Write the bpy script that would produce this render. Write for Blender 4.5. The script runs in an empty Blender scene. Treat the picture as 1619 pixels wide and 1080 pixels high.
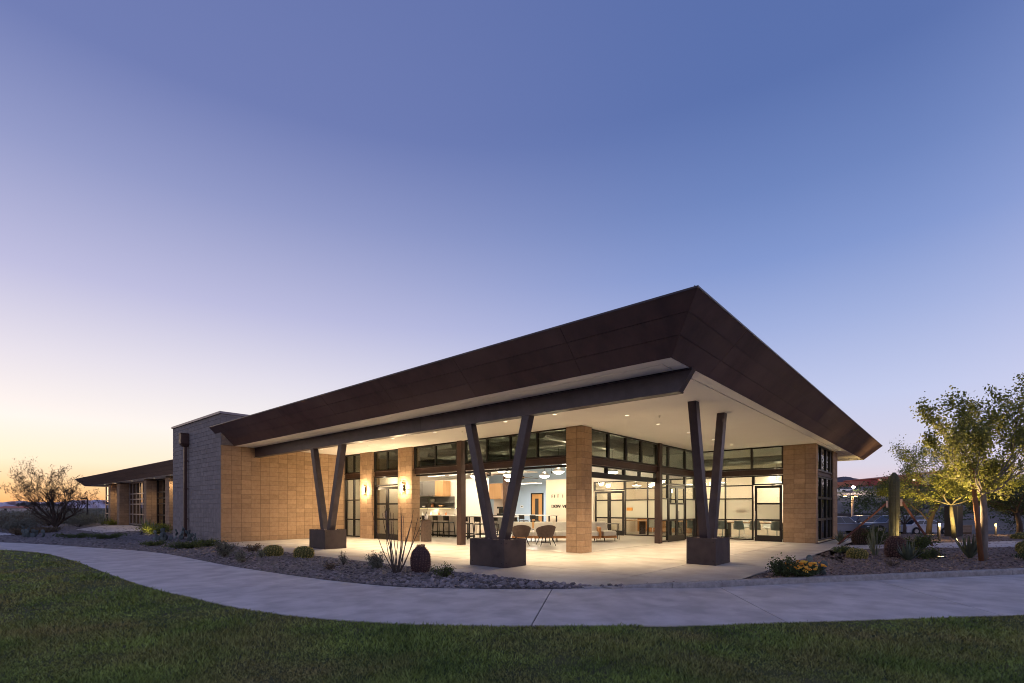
import bpy, bmesh, math, random
import numpy as np
from math import sin, cos, pi, radians, atan2, hypot, sqrt
from mathutils import Vector, Matrix

random.seed(7)
RNG = np.random.default_rng(7)
SC = bpy.context.scene
COL = SC.collection

# ------------------------------------------------------------------ camera
cam_d = bpy.data.cameras.new("camera")
cam = bpy.data.objects.new("camera", cam_d)
COL.objects.link(cam)
cam.location = (0, 0, 1.434)
cam.rotation_euler = (radians(90), 0, radians(-48.9406))
cam_d.sensor_width = 36.0
cam_d.lens = 17.856
cam_d.shift_y = 0.1626
cam_d.clip_start = 0.05
cam_d.clip_end = 20000
SC.camera = cam

# ------------------------------------------------------------------ sky, sun, exposure
SUN_ELEV = radians(1.0)
world = bpy.data.worlds.new("World")
SC.world = world
world.use_nodes = True
wn = world.node_tree.nodes
wl = world.node_tree.links
wn.clear()


def ramp(nodes, stops):
    r = nodes.new("ShaderNodeValToRGB")
    r.color_ramp.interpolation = 'LINEAR'
    el = r.color_ramp.elements
    while len(el) > 1:
        el.remove(el[-1])
    el[0].position = stops[0][0]
    el[0].color = (*stops[0][1], 1)
    for p, c in stops[1:]:
        e = el.new(p)
        e.color = (*c, 1)
    return r


tc = wn.new("ShaderNodeTexCoord")
sep = wn.new("ShaderNodeSeparateXYZ")
wl.new(tc.outputs['Generated'], sep.inputs[0])
flat = wn.new("ShaderNodeVectorMath"); flat.operation = 'MULTIPLY'
flat.inputs[1].default_value = (1, 1, 0)
wl.new(tc.outputs['Generated'], flat.inputs[0])
nrm = wn.new("ShaderNodeVectorMath"); nrm.operation = 'NORMALIZE'
wl.new(flat.outputs[0], nrm.inputs[0])
dot = wn.new("ShaderNodeVectorMath"); dot.operation = 'DOT_PRODUCT'
dot.inputs[1].default_value = (-0.10, 0.995, 0)
wl.new(nrm.outputs[0], dot.inputs[0])
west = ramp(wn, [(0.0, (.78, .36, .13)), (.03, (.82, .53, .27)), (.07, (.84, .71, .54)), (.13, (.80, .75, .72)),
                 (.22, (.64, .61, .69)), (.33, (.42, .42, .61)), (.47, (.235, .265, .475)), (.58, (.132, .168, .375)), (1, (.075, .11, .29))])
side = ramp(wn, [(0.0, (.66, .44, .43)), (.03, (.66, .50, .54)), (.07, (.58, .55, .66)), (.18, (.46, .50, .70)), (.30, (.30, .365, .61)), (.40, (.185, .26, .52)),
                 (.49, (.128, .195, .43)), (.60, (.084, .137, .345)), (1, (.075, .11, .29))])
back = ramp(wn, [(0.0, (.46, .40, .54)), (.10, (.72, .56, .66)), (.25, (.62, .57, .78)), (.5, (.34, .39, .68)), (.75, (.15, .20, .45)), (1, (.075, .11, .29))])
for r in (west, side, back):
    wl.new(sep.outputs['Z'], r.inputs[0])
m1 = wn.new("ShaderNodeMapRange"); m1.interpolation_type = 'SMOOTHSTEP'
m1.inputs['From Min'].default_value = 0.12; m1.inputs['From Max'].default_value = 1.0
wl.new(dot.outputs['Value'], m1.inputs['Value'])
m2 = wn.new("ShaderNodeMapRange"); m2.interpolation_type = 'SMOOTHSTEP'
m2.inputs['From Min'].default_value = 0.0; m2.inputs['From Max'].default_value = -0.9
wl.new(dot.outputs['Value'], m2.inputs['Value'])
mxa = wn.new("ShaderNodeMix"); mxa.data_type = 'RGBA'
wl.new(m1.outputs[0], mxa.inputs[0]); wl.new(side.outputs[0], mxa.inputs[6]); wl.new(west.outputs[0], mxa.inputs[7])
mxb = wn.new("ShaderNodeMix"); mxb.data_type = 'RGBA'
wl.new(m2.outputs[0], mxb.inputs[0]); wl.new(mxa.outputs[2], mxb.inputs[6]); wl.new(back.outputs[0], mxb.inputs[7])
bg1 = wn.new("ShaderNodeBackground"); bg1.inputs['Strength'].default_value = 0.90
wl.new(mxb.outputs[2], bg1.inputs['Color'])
nish = wn.new("ShaderNodeTexSky"); nish.sky_type = 'NISHITA'
nish.sun_disc = False
nish.sun_elevation = SUN_ELEV
nish.sun_rotation = radians(-6)
bg2 = wn.new("ShaderNodeBackground"); bg2.inputs['Strength'].default_value = 0.01
wl.new(nish.outputs[0], bg2.inputs['Color'])
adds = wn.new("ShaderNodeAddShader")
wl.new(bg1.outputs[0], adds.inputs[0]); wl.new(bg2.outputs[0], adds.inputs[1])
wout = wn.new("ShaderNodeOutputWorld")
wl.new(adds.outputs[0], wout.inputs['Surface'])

sun_d = bpy.data.lights.new("sun", 'SUN')
sun_d.energy = 0.10
sun_d.angle = radians(12)
sun_d.color = (1.0, 0.62, 0.36)
sun = bpy.data.objects.new("sun", sun_d)
COL.objects.link(sun)
sun.rotation_euler = Vector((0.10, -0.995, -0.035)).to_track_quat('-Z', 'Y').to_euler()

SC.view_settings.view_transform = 'Standard'
SC.view_settings.look = 'None'
SC.view_settings.exposure = 0.42
SC.view_settings.gamma = 1.0
SC.view_settings.use_curve_mapping = False
SC.render.engine = 'CYCLES'
SC.cycles.use_denoising = True
SC.cycles.filter_width = 1.0
SC.cycles.max_bounces = 7
SC.cycles.diffuse_bounces = 4
SC.cycles.glossy_bounces = 3
SC.cycles.transmission_bounces = 4
SC.cycles.transparent_max_bounces = 12
SC.cycles.caustics_reflective = False
SC.cycles.caustics_refractive = False
SC.cycles.sample_clamp_indirect = 6.0

# ------------------------------------------------------------------ materials
MATS = {}


def pmat(name, c1, c2=None, scale=6.0, rough=0.75, metal=0.0, bump=0.0, bscale=40.0, rnd=0.0, island=0.0,
         stretch=(1, 1, 1), spec=0.4, contrast=(0.35, 0.65), c3=None, s3=0.4, leafy=0.0):
    m = bpy.data.materials.new(name)
    m.use_nodes = True
    N, L = m.node_tree.nodes, m.node_tree.links
    b = N['Principled BSDF']
    b.inputs['Roughness'].default_value = rough
    b.inputs['Metallic'].default_value = metal
    b.inputs['Specular IOR Level'].default_value = spec
    geo = N.new("ShaderNodeNewGeometry")
    mp = N.new("ShaderNodeVectorMath"); mp.operation = 'MULTIPLY'
    mp.inputs[1].default_value = stretch
    L.new(geo.outputs['Position'], mp.inputs[0])
    col = None
    if c2 is not None:
        n = N.new("ShaderNodeTexNoise")
        n.inputs['Scale'].default_value = scale
        n.inputs['Detail'].default_value = 6
        n.inputs['Roughness'].default_value = 0.62
        L.new(mp.outputs[0], n.inputs['Vector'])
        r = N.new("ShaderNodeMapRange")
        r.inputs['From Min'].default_value = contrast[0]; r.inputs['From Max'].default_value = contrast[1]
        L.new(n.outputs['Fac'], r.inputs['Value'])
        mx = N.new("ShaderNodeMix"); mx.data_type = 'RGBA'
        mx.inputs[6].default_value = (*c1, 1); mx.inputs[7].default_value = (*c2, 1)
        L.new(r.outputs[0], mx.inputs[0])
        col = mx.outputs[2]
    if c3 is not None:
        n = N.new("ShaderNodeTexNoise")
        n.inputs['Scale'].default_value = s3
        n.inputs['Detail'].default_value = 4
        L.new(geo.outputs['Position'], n.inputs['Vector'])
        r = N.new("ShaderNodeMapRange")
        r.inputs['From Min'].default_value = 0.42; r.inputs['From Max'].default_value = 0.68
        L.new(n.outputs['Fac'], r.inputs['Value'])
        mx = N.new("ShaderNodeMix"); mx.data_type = 'RGBA'
        mx.inputs[7].default_value = (*c3, 1)
        if col is None:
            mx.inputs[6].default_value = (*c1, 1)
        else:
            L.new(col, mx.inputs[6])
        L.new(r.outputs[0], mx.inputs[0])
        col = mx.outputs[2]
    if rnd or island:
        if rnd:
            oi = N.new("ShaderNodeObjectInfo"); src = oi.outputs['Random']; a = rnd
        else:
            src = geo.outputs['Random Per Island']; a = island
        r = N.new("ShaderNodeMapRange")
        r.inputs['To Min'].default_value = 1 - a; r.inputs['To Max'].default_value = 1 + a
        L.new(src, r.inputs['Value'])
        vm = N.new("ShaderNodeVectorMath"); vm.operation = 'SCALE'
        if col is None:
            vm.inputs[0].default_value = c1
        else:
            L.new(col, vm.inputs[0])
        L.new(r.outputs[0], vm.inputs['Scale'])
        col = vm.outputs[0]
    if col is None:
        b.inputs['Base Color'].default_value = (*c1, 1)
    else:
        L.new(col, b.inputs['Base Color'])
    if bump:
        n = N.new("ShaderNodeTexNoise")
        n.inputs['Scale'].default_value = bscale
        n.inputs['Detail'].default_value = 5
        L.new(mp.outputs[0], n.inputs['Vector'])
        bp = N.new("ShaderNodeBump")
        bp.inputs['Strength'].default_value = bump
        bp.inputs['Distance'].default_value = 0.02
        L.new(n.outputs['Fac'], bp.inputs['Height'])
        L.new(bp.outputs[0], b.inputs['Normal'])
    if leafy:
        tl = N.new("ShaderNodeBsdfTranslucent")
        if col is not None: L.new(col, tl.inputs[0])
        ms = N.new("ShaderNodeMixShader"); ms.inputs[0].default_value = leafy
        L.new(b.outputs[0], ms.inputs[1]); L.new(tl.outputs[0], ms.inputs[2])
        L.new(ms.outputs[0], N['Material Output'].inputs['Surface'])
    MATS[name] = m
    return m


def emat(name, c, s):
    m = bpy.data.materials.new(name)
    m.use_nodes = True
    N, L = m.node_tree.nodes, m.node_tree.links
    b = N['Principled BSDF']
    b.inputs['Base Color'].default_value = (*[min(1, x) for x in c], 1)
    b.inputs['Emission Color'].default_value = (*c, 1)
    b.inputs['Emission Strength'].default_value = s
    MATS[name] = m
    return m


def glass(name, tint, refl=1.5, frost=0.0):
    m = bpy.data.materials.new(name)
    m.use_nodes = True
    N, L = m.node_tree.nodes, m.node_tree.links
    N.remove(N['Principled BSDF'])
    out = N['Material Output']
    t = N.new("ShaderNodeBsdfTransparent"); t.inputs[0].default_value = (*tint, 1)
    g = N.new("ShaderNodeBsdfGlossy"); g.inputs['Roughness'].default_value = 0.01
    f = N.new("ShaderNodeFresnel")
    ge = N.new("ShaderNodeNewGeometry")
    ma_ = N.new("ShaderNodeMath"); ma_.operation = 'MULTIPLY_ADD'      # same reflectance on both faces of the thin pane
    ma_.inputs[1].default_value = 1 / refl - refl; ma_.inputs[2].default_value = refl
    L.new(ge.outputs['Backfacing'], ma_.inputs[0]); L.new(ma_.outputs[0], f.inputs['IOR'])
    mx = N.new("ShaderNodeMixShader")
    body = t.outputs[0]
    if frost:
        tr = N.new("ShaderNodeBsdfTranslucent"); tr.inputs[0].default_value = (.92, .92, .84, 1)
        df = N.new("ShaderNodeBsdfDiffuse"); df.inputs[0].default_value = (.78, .80, .74, 1)
        ma = N.new("ShaderNodeMixShader"); ma.inputs[0].default_value = 0.2
        L.new(tr.outputs[0], ma.inputs[1]); L.new(df.outputs[0], ma.inputs[2])
        mb = N.new("ShaderNodeMixShader"); mb.inputs[0].default_value = frost
        L.new(t.outputs[0], mb.inputs[1]); L.new(ma.outputs[0], mb.inputs[2])
        body = mb.outputs[0]
    L.new(f.outputs[0], mx.inputs[0]); L.new(body, mx.inputs[1]); L.new(g.outputs[0], mx.inputs[2])
    L.new(mx.outputs[0], out.inputs['Surface'])
    MATS[name] = m
    return m


pmat('tan_block', (.375, .258, .160), (.315, .208, .126), scale=9, rough=.9, bump=.25, bscale=70, rnd=.14, spec=.2)
pmat('tan_block_joined', (.375, .258, .160), (.315, .208, .126), scale=9, rough=.9, bump=.25, bscale=70, island=.14, spec=.2)
pmat('grey_block', (.285, .25, .23), (.235, .207, .19), scale=7, rough=.92, bump=.2, bscale=60, island=.10, spec=.2)
pmat('mortar', (.17, .12, .08), (.13, .09, .06), scale=20, rough=.95)
pmat('mortar_grey', (.285, .253, .235), (.24, .215, .20), scale=20, rough=.95)
pmat('weathered_steel', (.100, .056, .054), (.066, .040, .041), scale=3.2, rough=.55, metal=.25, bump=.06, bscale=18, rnd=.10,
     stretch=(1, 1, .35), spec=.4, c3=(.128, .080, .074), s3=.55)
pmat('weathered_steel_lit', (.19, .125, .095), (.145, .095, .072), scale=3.2, rough=.55, metal=.2, bump=.06, bscale=18, rnd=.08)  # same steel, lightened in colour for the glow on the wing fascia
pmat('dark_steel', (.066, .052, .062), (.048, .038, .045), scale=4, rough=.42, metal=.35, spec=.5, bump=.03, bscale=30)
pmat('planter_steel', (.062, .046, .046), (.040, .029, .029), scale=3, rough=.6, metal=.25, bump=.05, bscale=25, c3=(.085, .062, .056), s3=1.7)
pmat('brown_steel', (.085, .048, .036), (.066, .037, .030), scale=4, rough=.5, metal=.2)
pmat('frame_black', (.016, .013, .012), (.021, .018, .016), scale=5, rough=.4, metal=.3)
pmat('frame_light', (.30, .25, .22), rough=.4, metal=.4)
pmat('soffit_paint', (.88, .85, .79), (.86, .825, .765), scale=1.3, rough=.85, bump=.04, bscale=60)
pmat('cap_metal', (.30, .27, .27), (.24, .21, .21), scale=3, rough=.45, metal=.4)
pmat('concrete_walk', (.58, .535, .515), (.47, .435, .42), scale=1.1, rough=.88, bump=.10, bscale=90, rnd=.05, stretch=(1, 1.6, 1),
     c3=(.40, .368, .355), s3=2.2, spec=.3)
pmat('concrete_patio', (.45, .425, .39), (.36, .335, .305), scale=1.4, rough=.7, bump=.05, bscale=80, rnd=.05, c3=(.33, .30, .265), s3=1.3, spec=.35)
pmat('concrete_kerb', (.34, .33, .32), (.22, .21, .205), scale=9, rough=.9, bump=.35, bscale=35, rnd=.05)
pmat('joint_dark', (.06, .055, .05), rough=.95)
pmat('floor_polished', (.52, .49, .44), (.46, .43, .385), scale=1.2, rough=.32, spec=.45)
pmat('gravel', (.20, .175, .17), (.085, .074, .074), scale=26, rough=.95, bump=.9, bscale=38, c3=(.145, .122, .112), s3=.5, contrast=(.40, .60))
pmat('gravel_red', (.20, .15, .13), (.088, .064, .057), scale=26, rough=.95, bump=.9, bscale=38, c3=(.155, .118, .10), s3=.5, contrast=(.40, .60))
pmat('stone', (.24, .215, .215), (.16, .14, .142), scale=14, rough=.85, bump=.3, bscale=50, rnd=.55)
pmat('stone_joined', (.21, .185, .183), (.14, .124, .123), scale=14, rough=.88, island=.6)
pmat('stone_red', (.22, .165, .147), (.135, .10, .09), scale=14, rough=.88, island=.55)
pmat('desert', (.13, .105, .085), (.085, .073, .058), scale=.5, rough=.95, bump=.6, bscale=6, c3=(.075, .075, .05), s3=.05)
pmat('hill_slope', (.20, .155, .135), (.13, .105, .09), scale=.25, rough=.95, bump=.7, bscale=2, c3=(.10, .09, .065), s3=.06)
pmat('asphalt', (.045, .044, .046), (.058, .056, .056), scale=4, rough=.9, bump=.2, bscale=60)
pmat('road_paint', (.7, .7, .68), rough=.7)
pmat('mountain_hazy', (.62, .52, .56), (.54, .46, .50), scale=.004, rough=1)  # pale lilac colour stands in for haze over the far range
pmat('butte', (.115, .10, .115), (.085, .078, .095), scale=.03, rough=1)
pmat('lawn_soil', (.055, .075, .02), (.035, .05, .014), scale=2.2, rough=.95, bump=.8, bscale=45, c3=(.09, .08, .035), s3=.8)
pmat('grass_blade', (.26, .325, .074), (.105, .155, .036), scale=1.1, rough=.75, island=.6, c3=(.27, .235, .085), s3=.7, spec=.25)
pmat('leaf_palo', (.27, .27, .06), (.17, .185, .045), scale=1.2, rough=.7, island=.35, leafy=.4)
pmat('leaf_mid', (.10, .13, .04), (.06, .085, .027), scale=1.0, rough=.7, island=.35, leafy=.4)
pmat('leaf_dark', (.065, .09, .034), (.042, .06, .023), scale=1.0, rough=.7, island=.35, leafy=.4)
pmat('leaf_grey', (.165, .165, .12), (.115, .12, .085), scale=2, rough=.8, island=.3)
pmat('leaf_dry', (.15, .11, .065), (.10, .078, .046), scale=2, rough=.85, island=.3)
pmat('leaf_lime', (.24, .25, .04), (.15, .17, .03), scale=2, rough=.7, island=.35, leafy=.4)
pmat('bark', (.085, .062, .045), (.05, .037, .028), scale=8, rough=.95, bump=.6, bscale=25, stretch=(1, 1, .3))
pmat('bark_pale', (.20, .175, .15), (.12, .10, .085), scale=7, rough=.95, bump=.6, bscale=20, stretch=(1, 1, .3))
pmat('bark_palo', (.11, .10, .05), (.07, .06, .035), scale=7, rough=.9, bump=.4, bscale=20)
pmat('wood_stake', (.22, .10, .045), (.15, .065, .03), scale=6, rough=.8, stretch=(4, 4, .5), bump=.2, bscale=30)
pmat('wood_brace', (.15, .055, .038), (.10, .038, .026), scale=6, rough=.8, stretch=(4, 4, .5))
pmat('wood_pale', (.55, .40, .33), rough=.8)
pmat('cactus_green', (.14, .135, .075), (.095, .095, .05), scale=5, rough=.7, bump=.3, bscale=30)
pmat('cactus_maroon', (.10, .055, .050), (.060, .038, .036), scale=9, rough=.8, bump=.5, bscale=40)
pmat('cactus_brown', (.095, .070, .046), (.060, .045, .030), scale=9, rough=.8, bump=.5, bscale=40)
pmat('spine_gold', (.52, .42, .12), (.38, .30, .08), scale=9, rough=.6, island=.25)
pmat('spine_pink', (.26, .15, .12), (.18, .10, .08), scale=9, rough=.6, island=.25)
pmat('cactus_core', (.10, .105, .03), rough=.8)
pmat('pad_blue', (.13, .16, .15), (.09, .115, .11), scale=6, rough=.75, bump=.2, bscale=30, rnd=.2)
pmat('agave', (.10, .125, .085), (.065, .085, .06), scale=4, rough=.6, rnd=.2)
pmat('agave_pale', (.20, .21, .13), (.13, .15, .085), scale=4, rough=.65, rnd=.2)
pmat('flower_orange', (.75, .26, .015), (.85, .40, .03), scale=30, rough=.6)
pmat('flower_gold', (.80, .48, .05), rough=.6)
pmat('fruit', (.55, .38, .16), (.35, .16, .06), scale=30, rough=.6)
pmat('mesquite_twig', (.10, .070, .042), (.07, .05, .03), scale=12, rough=.9)
pmat('twig', (.085, .068, .060), (.055, .044, .040), scale=12, rough=.9)
# interior
pmat('white_wall', (.78, .76, .72), rough=.85)
pmat('warm_wall', (.74, .66, .55), rough=.85)
pmat('blue_wall', (.44, .56, .70), rough=.85)
pmat('ceiling_dark', (.42, .43, .42), (.34, .35, .34), scale=1, rough=.9)
pmat('ceiling_white', (.62, .60, .57), rough=.9)
pmat('duct_metal', (.33, .33, .32), (.26, .26, .25), scale=3, rough=.4, metal=.6)
pmat('cabinet_grey', (.13, .125, .12), rough=.6)
pmat('cabinet_wood', (.45, .27, .13), (.36, .21, .10), scale=5, rough=.55, stretch=(1, 1, .1))
pmat('door_wood', (.52, .27, .09), (.43, .21, .065), scale=5, rough=.5, stretch=(3, 3, .2))
pmat('marble', (.62, .57, .50), (.47, .41, .36), scale=1.8, rough=.35, contrast=(.45, .6))
pmat('counter_top', (.74, .72, .68), rough=.3)
pmat('black_metal', (.018, .016, .015), rough=.45, metal=.3)
pmat('dark_wood', (.10, .055, .03), rough=.55)
pmat('linen', (.66, .62, .52), (.60, .56, .47), scale=8, rough=.95)
pmat('sofa_wood', (.48, .22, .07), (.38, .17, .055), scale=5, rough=.55)
pmat('chair_fabric', (.155, .110, .085), (.12, .085, .066), scale=10, rough=.95)
pmat('shell_white', (.66, .67, .64), rough=.4)
pmat('shell_grey', (.30, .36, .36), rough=.5)
pmat('table_top', (.40, .24, .13), rough=.45)
pmat('orange_sign', (.62, .27, .05), rough=.6)
pmat('chrome', (.6, .6, .6), rough=.2, metal=1)
pmat('white_ware', (.8, .78, .74), rough=.4)
pmat('terracotta', (.5, .22, .1), rough=.7)
pmat('sign_black', (.03, .025, .02), rough=.6)
# vehicles / street
pmat('paint_white', (.52, .52, .54), rough=.25, spec=.6)
pmat('paint_grey', (.075, .085, .10), rough=.28, spec=.6)
pmat('paint_silver', (.24, .24, .26), rough=.28, spec=.6)
pmat('paint_dark', (.03, .032, .04), rough=.28, spec=.6)
pmat('car_glass', (.012, .014, .018), rough=.06, spec=.7)
pmat('rubber', (.014, .014, .015), rough=.8)
pmat('rim_metal', (.35, .35, .36), rough=.3, metal=.8)
pmat('tail_red', (.30, .015, .012), rough=.3)
pmat('head_lens', (.7, .7, .7), rough=.15)
pmat('pole_paint', (.35, .30, .25), rough=.6)
pmat('pole_dark', (.03, .027, .026), rough=.6)
pmat('red_wall', (.36, .085, .075), (.30, .07, .062), scale=.4, rough=.9)
pmat('red_roof', (.50, .19, .12), (.43, .16, .105), scale=.4, rough=.9)
pmat('pale_wall', (.55, .50, .47), rough=.9)
pmat('block_low', (.36, .28, .22), (.30, .23, .18), scale=3, rough=.9)
emat('lamp_face', (1.0, .80, .52), 2.4)
emat('sconce_glow', (1.0, .74, .42), 16)
emat('pendant_glow', (1.0, .88, .70), 5)
emat('linear_glow', (1.0, .90, .74), 6)
emat('bollard_glow', (1.0, .62, .24), 7)
emat('street_glow', (1.0, .60, .20), 12)
emat('flood_glow', (1.0, .86, .80), 26)
emat('strip_glow', (1.0, .76, .36), 4)
glass('pane_glass', (.86, .88, .86), 1.45)
glass('clerestory_glass', (.50, .53, .49), 1.5)
glass('mirror_glass', (.25, .25, .27), 7.0)
glass('frosted_glass', (.85, .88, .82), 1.45, frost=.88)


# ------------------------------------------------------------------ mesh helpers
class MB:
    def __init__(s):
        s.v, s.f = [], []

    def add(s, vs, fs):
        o = len(s.v)
        s.v.extend([tuple(p) for p in vs])
        s.f.extend([tuple(i + o for i in q) for q in fs])
        return s

    def hexa(s, p):      # 8 corners: bottom 4 ccw, top 4 ccw
        return s.add(p, [(3, 2, 1, 0), (4, 5, 6, 7), (0, 1, 5, 4), (1, 2, 6, 5), (2, 3, 7, 6), (3, 0, 4, 7)])

    def box(s, x0, x1, y0, y1, z0, z1):
        return s.hexa([(x0, y0, z0), (x1, y0, z0), (x1, y1, z0), (x0, y1, z0), (x0, y0, z1), (x1, y0, z1), (x1, y1, z1), (x0, y1, z1)])

    def cbox(s, x0, x1, y0, y1, z0, z1, c=.01):   # box with chamfered vertical and top edges
        s.prism([(x0 + c, y0), (x1 - c, y0), (x1, y0 + c), (x1, y1 - c), (x1 - c, y1), (x0 + c, y1), (x0, y1 - c), (x0, y0 + c)], z0, z1 - c)
        o = [(x0 + c, y0), (x1 - c, y0), (x1, y0 + c), (x1, y1 - c), (x1 - c, y1), (x0 + c, y1), (x0, y1 - c), (x0, y0 + c)]
        cx, cy = (x0 + x1) / 2, (y0 + y1) / 2
        ins = [(px + (c if px < cx else -c), py + (c if py < cy else -c)) for px, py in o]
        n = 8
        s.add([(px, py, z1 - c) for px, py in o] + [(px, py, z1) for px, py in ins],
              [(i, (i + 1) % n, n + (i + 1) % n, n + i) for i in range(n)] + [tuple(range(n, 2 * n))])
        return s

    def prism(s, poly, z0, z1, bottom=True):
        n = len(poly)
        a = sum(poly[i][0] * poly[(i + 1) % n][1] - poly[(i + 1) % n][0] * poly[i][1] for i in range(n))
        if a < 0:
            poly = poly[::-1]
        vs = [(p[0], p[1], z0) for p in poly] + [(p[0], p[1], z1) for p in poly]
        fs = [(i, (i + 1) % n, n + (i + 1) % n, n + i) for i in range(n)] + [tuple(range(n, 2 * n))]
        if bottom:
            fs.append(tuple(range(n - 1, -1, -1)))
        return s.add(vs, fs)

    def tube(s, pts, radii, n=6, cap=True):
        pts = [Vector(p) for p in pts]
        if not hasattr(radii, '__len__'):
            radii = [radii] * len(pts)
        vs, fs = [], []
        ref = Vector((0, 0, 1))
        for i, p in enumerate(pts):
            d = (pts[min(i + 1, len(pts) - 1)] - pts[max(i - 1, 0)])
            if d.length < 1e-9:
                d = Vector((0, 0, 1))
            d.normalize()
            if i == 0:
                ref = Vector((1, 0, 0)) if abs(d.x) < .8 else Vector((0, 1, 0))
            u = (ref - d * ref.dot(d))
            if u.length < 1e-6:
                u = d.orthogonal()
            u.normalize(); ref = u
            w = d.cross(u)
            for k in range(n):
                a = 2 * pi * k / n
                vs.append(p + (u * cos(a) + w * sin(a)) * radii[i])
        for i in range(len(pts) - 1):
            for k in range(n):
                a, b = i * n + k, i * n + (k + 1) % n
                fs.append((a, b, b + n, a + n))
        if cap:
            fs.append(tuple(range(n - 1, -1, -1)))
            fs.append(tuple(range((len(pts) - 1) * n, len(pts) * n)))
        return s.add(vs, fs)

    def lathe(s, prof, n=16, c=(0, 0, 0)):
        vs, fs = [], []
        for r, z in prof:
            for k in range(n):
                a = 2 * pi * k / n
                vs.append((c[0] + r * cos(a), c[1] + r * sin(a), c[2] + z))
        for i in range(len(prof) - 1):
            for k in range(n):
                a, b = i * n + k, i * n + (k + 1) % n
                fs.append((a, b, b + n, a + n))
        fs.append(tuple(range(n - 1, -1, -1)))
        fs.append(tuple(range((len(prof) - 1) * n, len(prof) * n)))
        return s.add(vs, fs)

    def grid(s, rows):    # rows of equal-length point lists
        n = len(rows[0])
        vs = [p for r in rows for p in r]
        fs = []
        for i in range(len(rows) - 1):
            for k in range(n - 1):
                a = i * n + k
                fs.append((a, a + 1, a + n + 1, a + n))
        return s.add(vs, fs)

    def bar(s, a, b, w, h=None, up=(0, 0, 1)):   # rectangular bar from a to b
        a, b = Vector(a), Vector(b)
        h = w if h is None else h
        d = (b - a).normalized()
        u = d.cross(Vector(up))
        if u.length < 1e-5:
            u = Vector((1, 0, 0))
        u.normalize(); v = u.cross(d).normalized()
        p = []
        for c in (a, b):
            for su, sv in ((-1, -1), (1, -1), (1, 1), (-1, 1)):
                p.append(c + u * su * w / 2 + v * sv * h / 2)
        return s.hexa(p)

    def mesh(s, name, smooth=False):
        me = bpy.data.meshes.new(name)
        me.from_pydata(s.v, [], s.f)
        if smooth:
            me.polygons.foreach_set('use_smooth', [True] * len(me.polygons))
        me.update()
        return me

    def build(s, name, mat, parent=None, smooth=False, fix=True, **kw):
        me = s.mesh(name, smooth)
        if fix:
            bm = bmesh.new(); bm.from_mesh(me)
            bmesh.ops.recalc_face_normals(bm, faces=bm.faces)
            bm.to_mesh(me); bm.free()
        me.materials.append(MATS[mat])
        return link(name, me, parent, **kw)


def link(name, data, parent=None, loc=None, rz=0.0, kind=None, label=None, cat=None, group=None):
    o = bpy.data.objects.new(name, data)
    COL.objects.link(o)
    if parent is not None:
        o.parent = parent
        if parent.parent is None and parent.get('_world'):
            o.location = -Vector(parent.location)
    if loc is not None:
        o.location = Vector(o.location) + Vector(loc) if (parent is not None and parent.parent is None and parent.get('_world')) else Vector(loc)
    if rz:
        o.rotation_euler = (0, 0, rz)
    if kind: o['kind'] = kind
    if label: o['label'] = label
    if cat: o['category'] = cat
    if group: o['group'] = group
    return o


def thing(name, label, cat, loc=(0, 0, 0), rz=0.0, group=None, world=False):
    o = bpy.data.objects.new(name, None)
    COL.objects.link(o)
    o.empty_display_size = .2
    o.location = loc
    o.rotation_euler = (0, 0, rz)
    o['label'] = label; o['category'] = cat
    if group: o['group'] = group
    if world: o['_world'] = 1      # children are given in world coordinates
    return o


def dup(root, loc, rz=0.0, label=None, scale=None):
    r = root.copy(); COL.objects.link(r)
    r.location = loc; r.rotation_euler = (0, 0, rz)
    if scale: r.scale = (scale, scale, scale)
    if label: r['label'] = label
    for ch in list(root.children):
        c = ch.copy(); COL.objects.link(c); c.parent = r
        for g in list(ch.children):
            d = g.copy(); COL.objects.link(d); d.parent = c
    return r


def np_mesh(name, verts, nper, mat, parent=None, **kw):
    """verts (N*nper,3): N separate polygons of nper corners"""
    N = len(verts) // nper
    me = bpy.data.meshes.new(name)
    me.vertices.add(N * nper)
    me.vertices.foreach_set('co', np.ascontiguousarray(verts, dtype=np.float32).ravel())
    me.loops.add(N * nper)
    me.loops.foreach_set('vertex_index', np.arange(N * nper, dtype=np.int32))
    me.polygons.add(N)
    me.polygons.foreach_set('loop_start', np.arange(0, N * nper, nper, dtype=np.int32))
    me.update(calc_edges=True)
    me.validate()
    me.materials.append(MATS[mat])
    return link(name, me, parent, **kw)


def np_faces(name, verts, tris, mat, parent=None, **kw):
    me = bpy.data.meshes.new(name)
    me.vertices.add(len(verts))
    me.vertices.foreach_set('co', np.ascontiguousarray(verts, dtype=np.float32).ravel())
    me.loops.add(tris.size)
    me.loops.foreach_set('vertex_index', np.ascontiguousarray(tris, dtype=np.int32).ravel())
    me.polygons.add(len(tris))
    me.polygons.foreach_set('loop_start', np.arange(0, tris.size, tris.shape[1], dtype=np.int32))
    me.update(calc_edges=True)
    me.materials.append(MATS[mat])
    return link(name, me, parent, **kw)


def leaves(name, centers, size, mat, parent, aspect=.45, up=0.0, **kw):
    """small bent leaf quads at centers, random directions"""
    n = len(centers)
    d = RNG.normal(size=(n, 3)); d[:, 2] += up
    d /= np.linalg.norm(d, axis=1)[:, None] + 1e-9
    e = RNG.normal(size=(n, 3))
    w = np.cross(d, e); w /= np.linalg.norm(w, axis=1)[:, None] + 1e-9
    s = size * RNG.uniform(.6, 1.4, size=(n, 1))
    c = np.asarray(centers)
    v = np.stack([c - d * s * .5, c + w * s * aspect * .5, c + d * s * .5, c - w * s * aspect * .5], axis=1).reshape(-1, 3)
    return np_mesh(name, v, 4, mat, parent, **kw)


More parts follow.
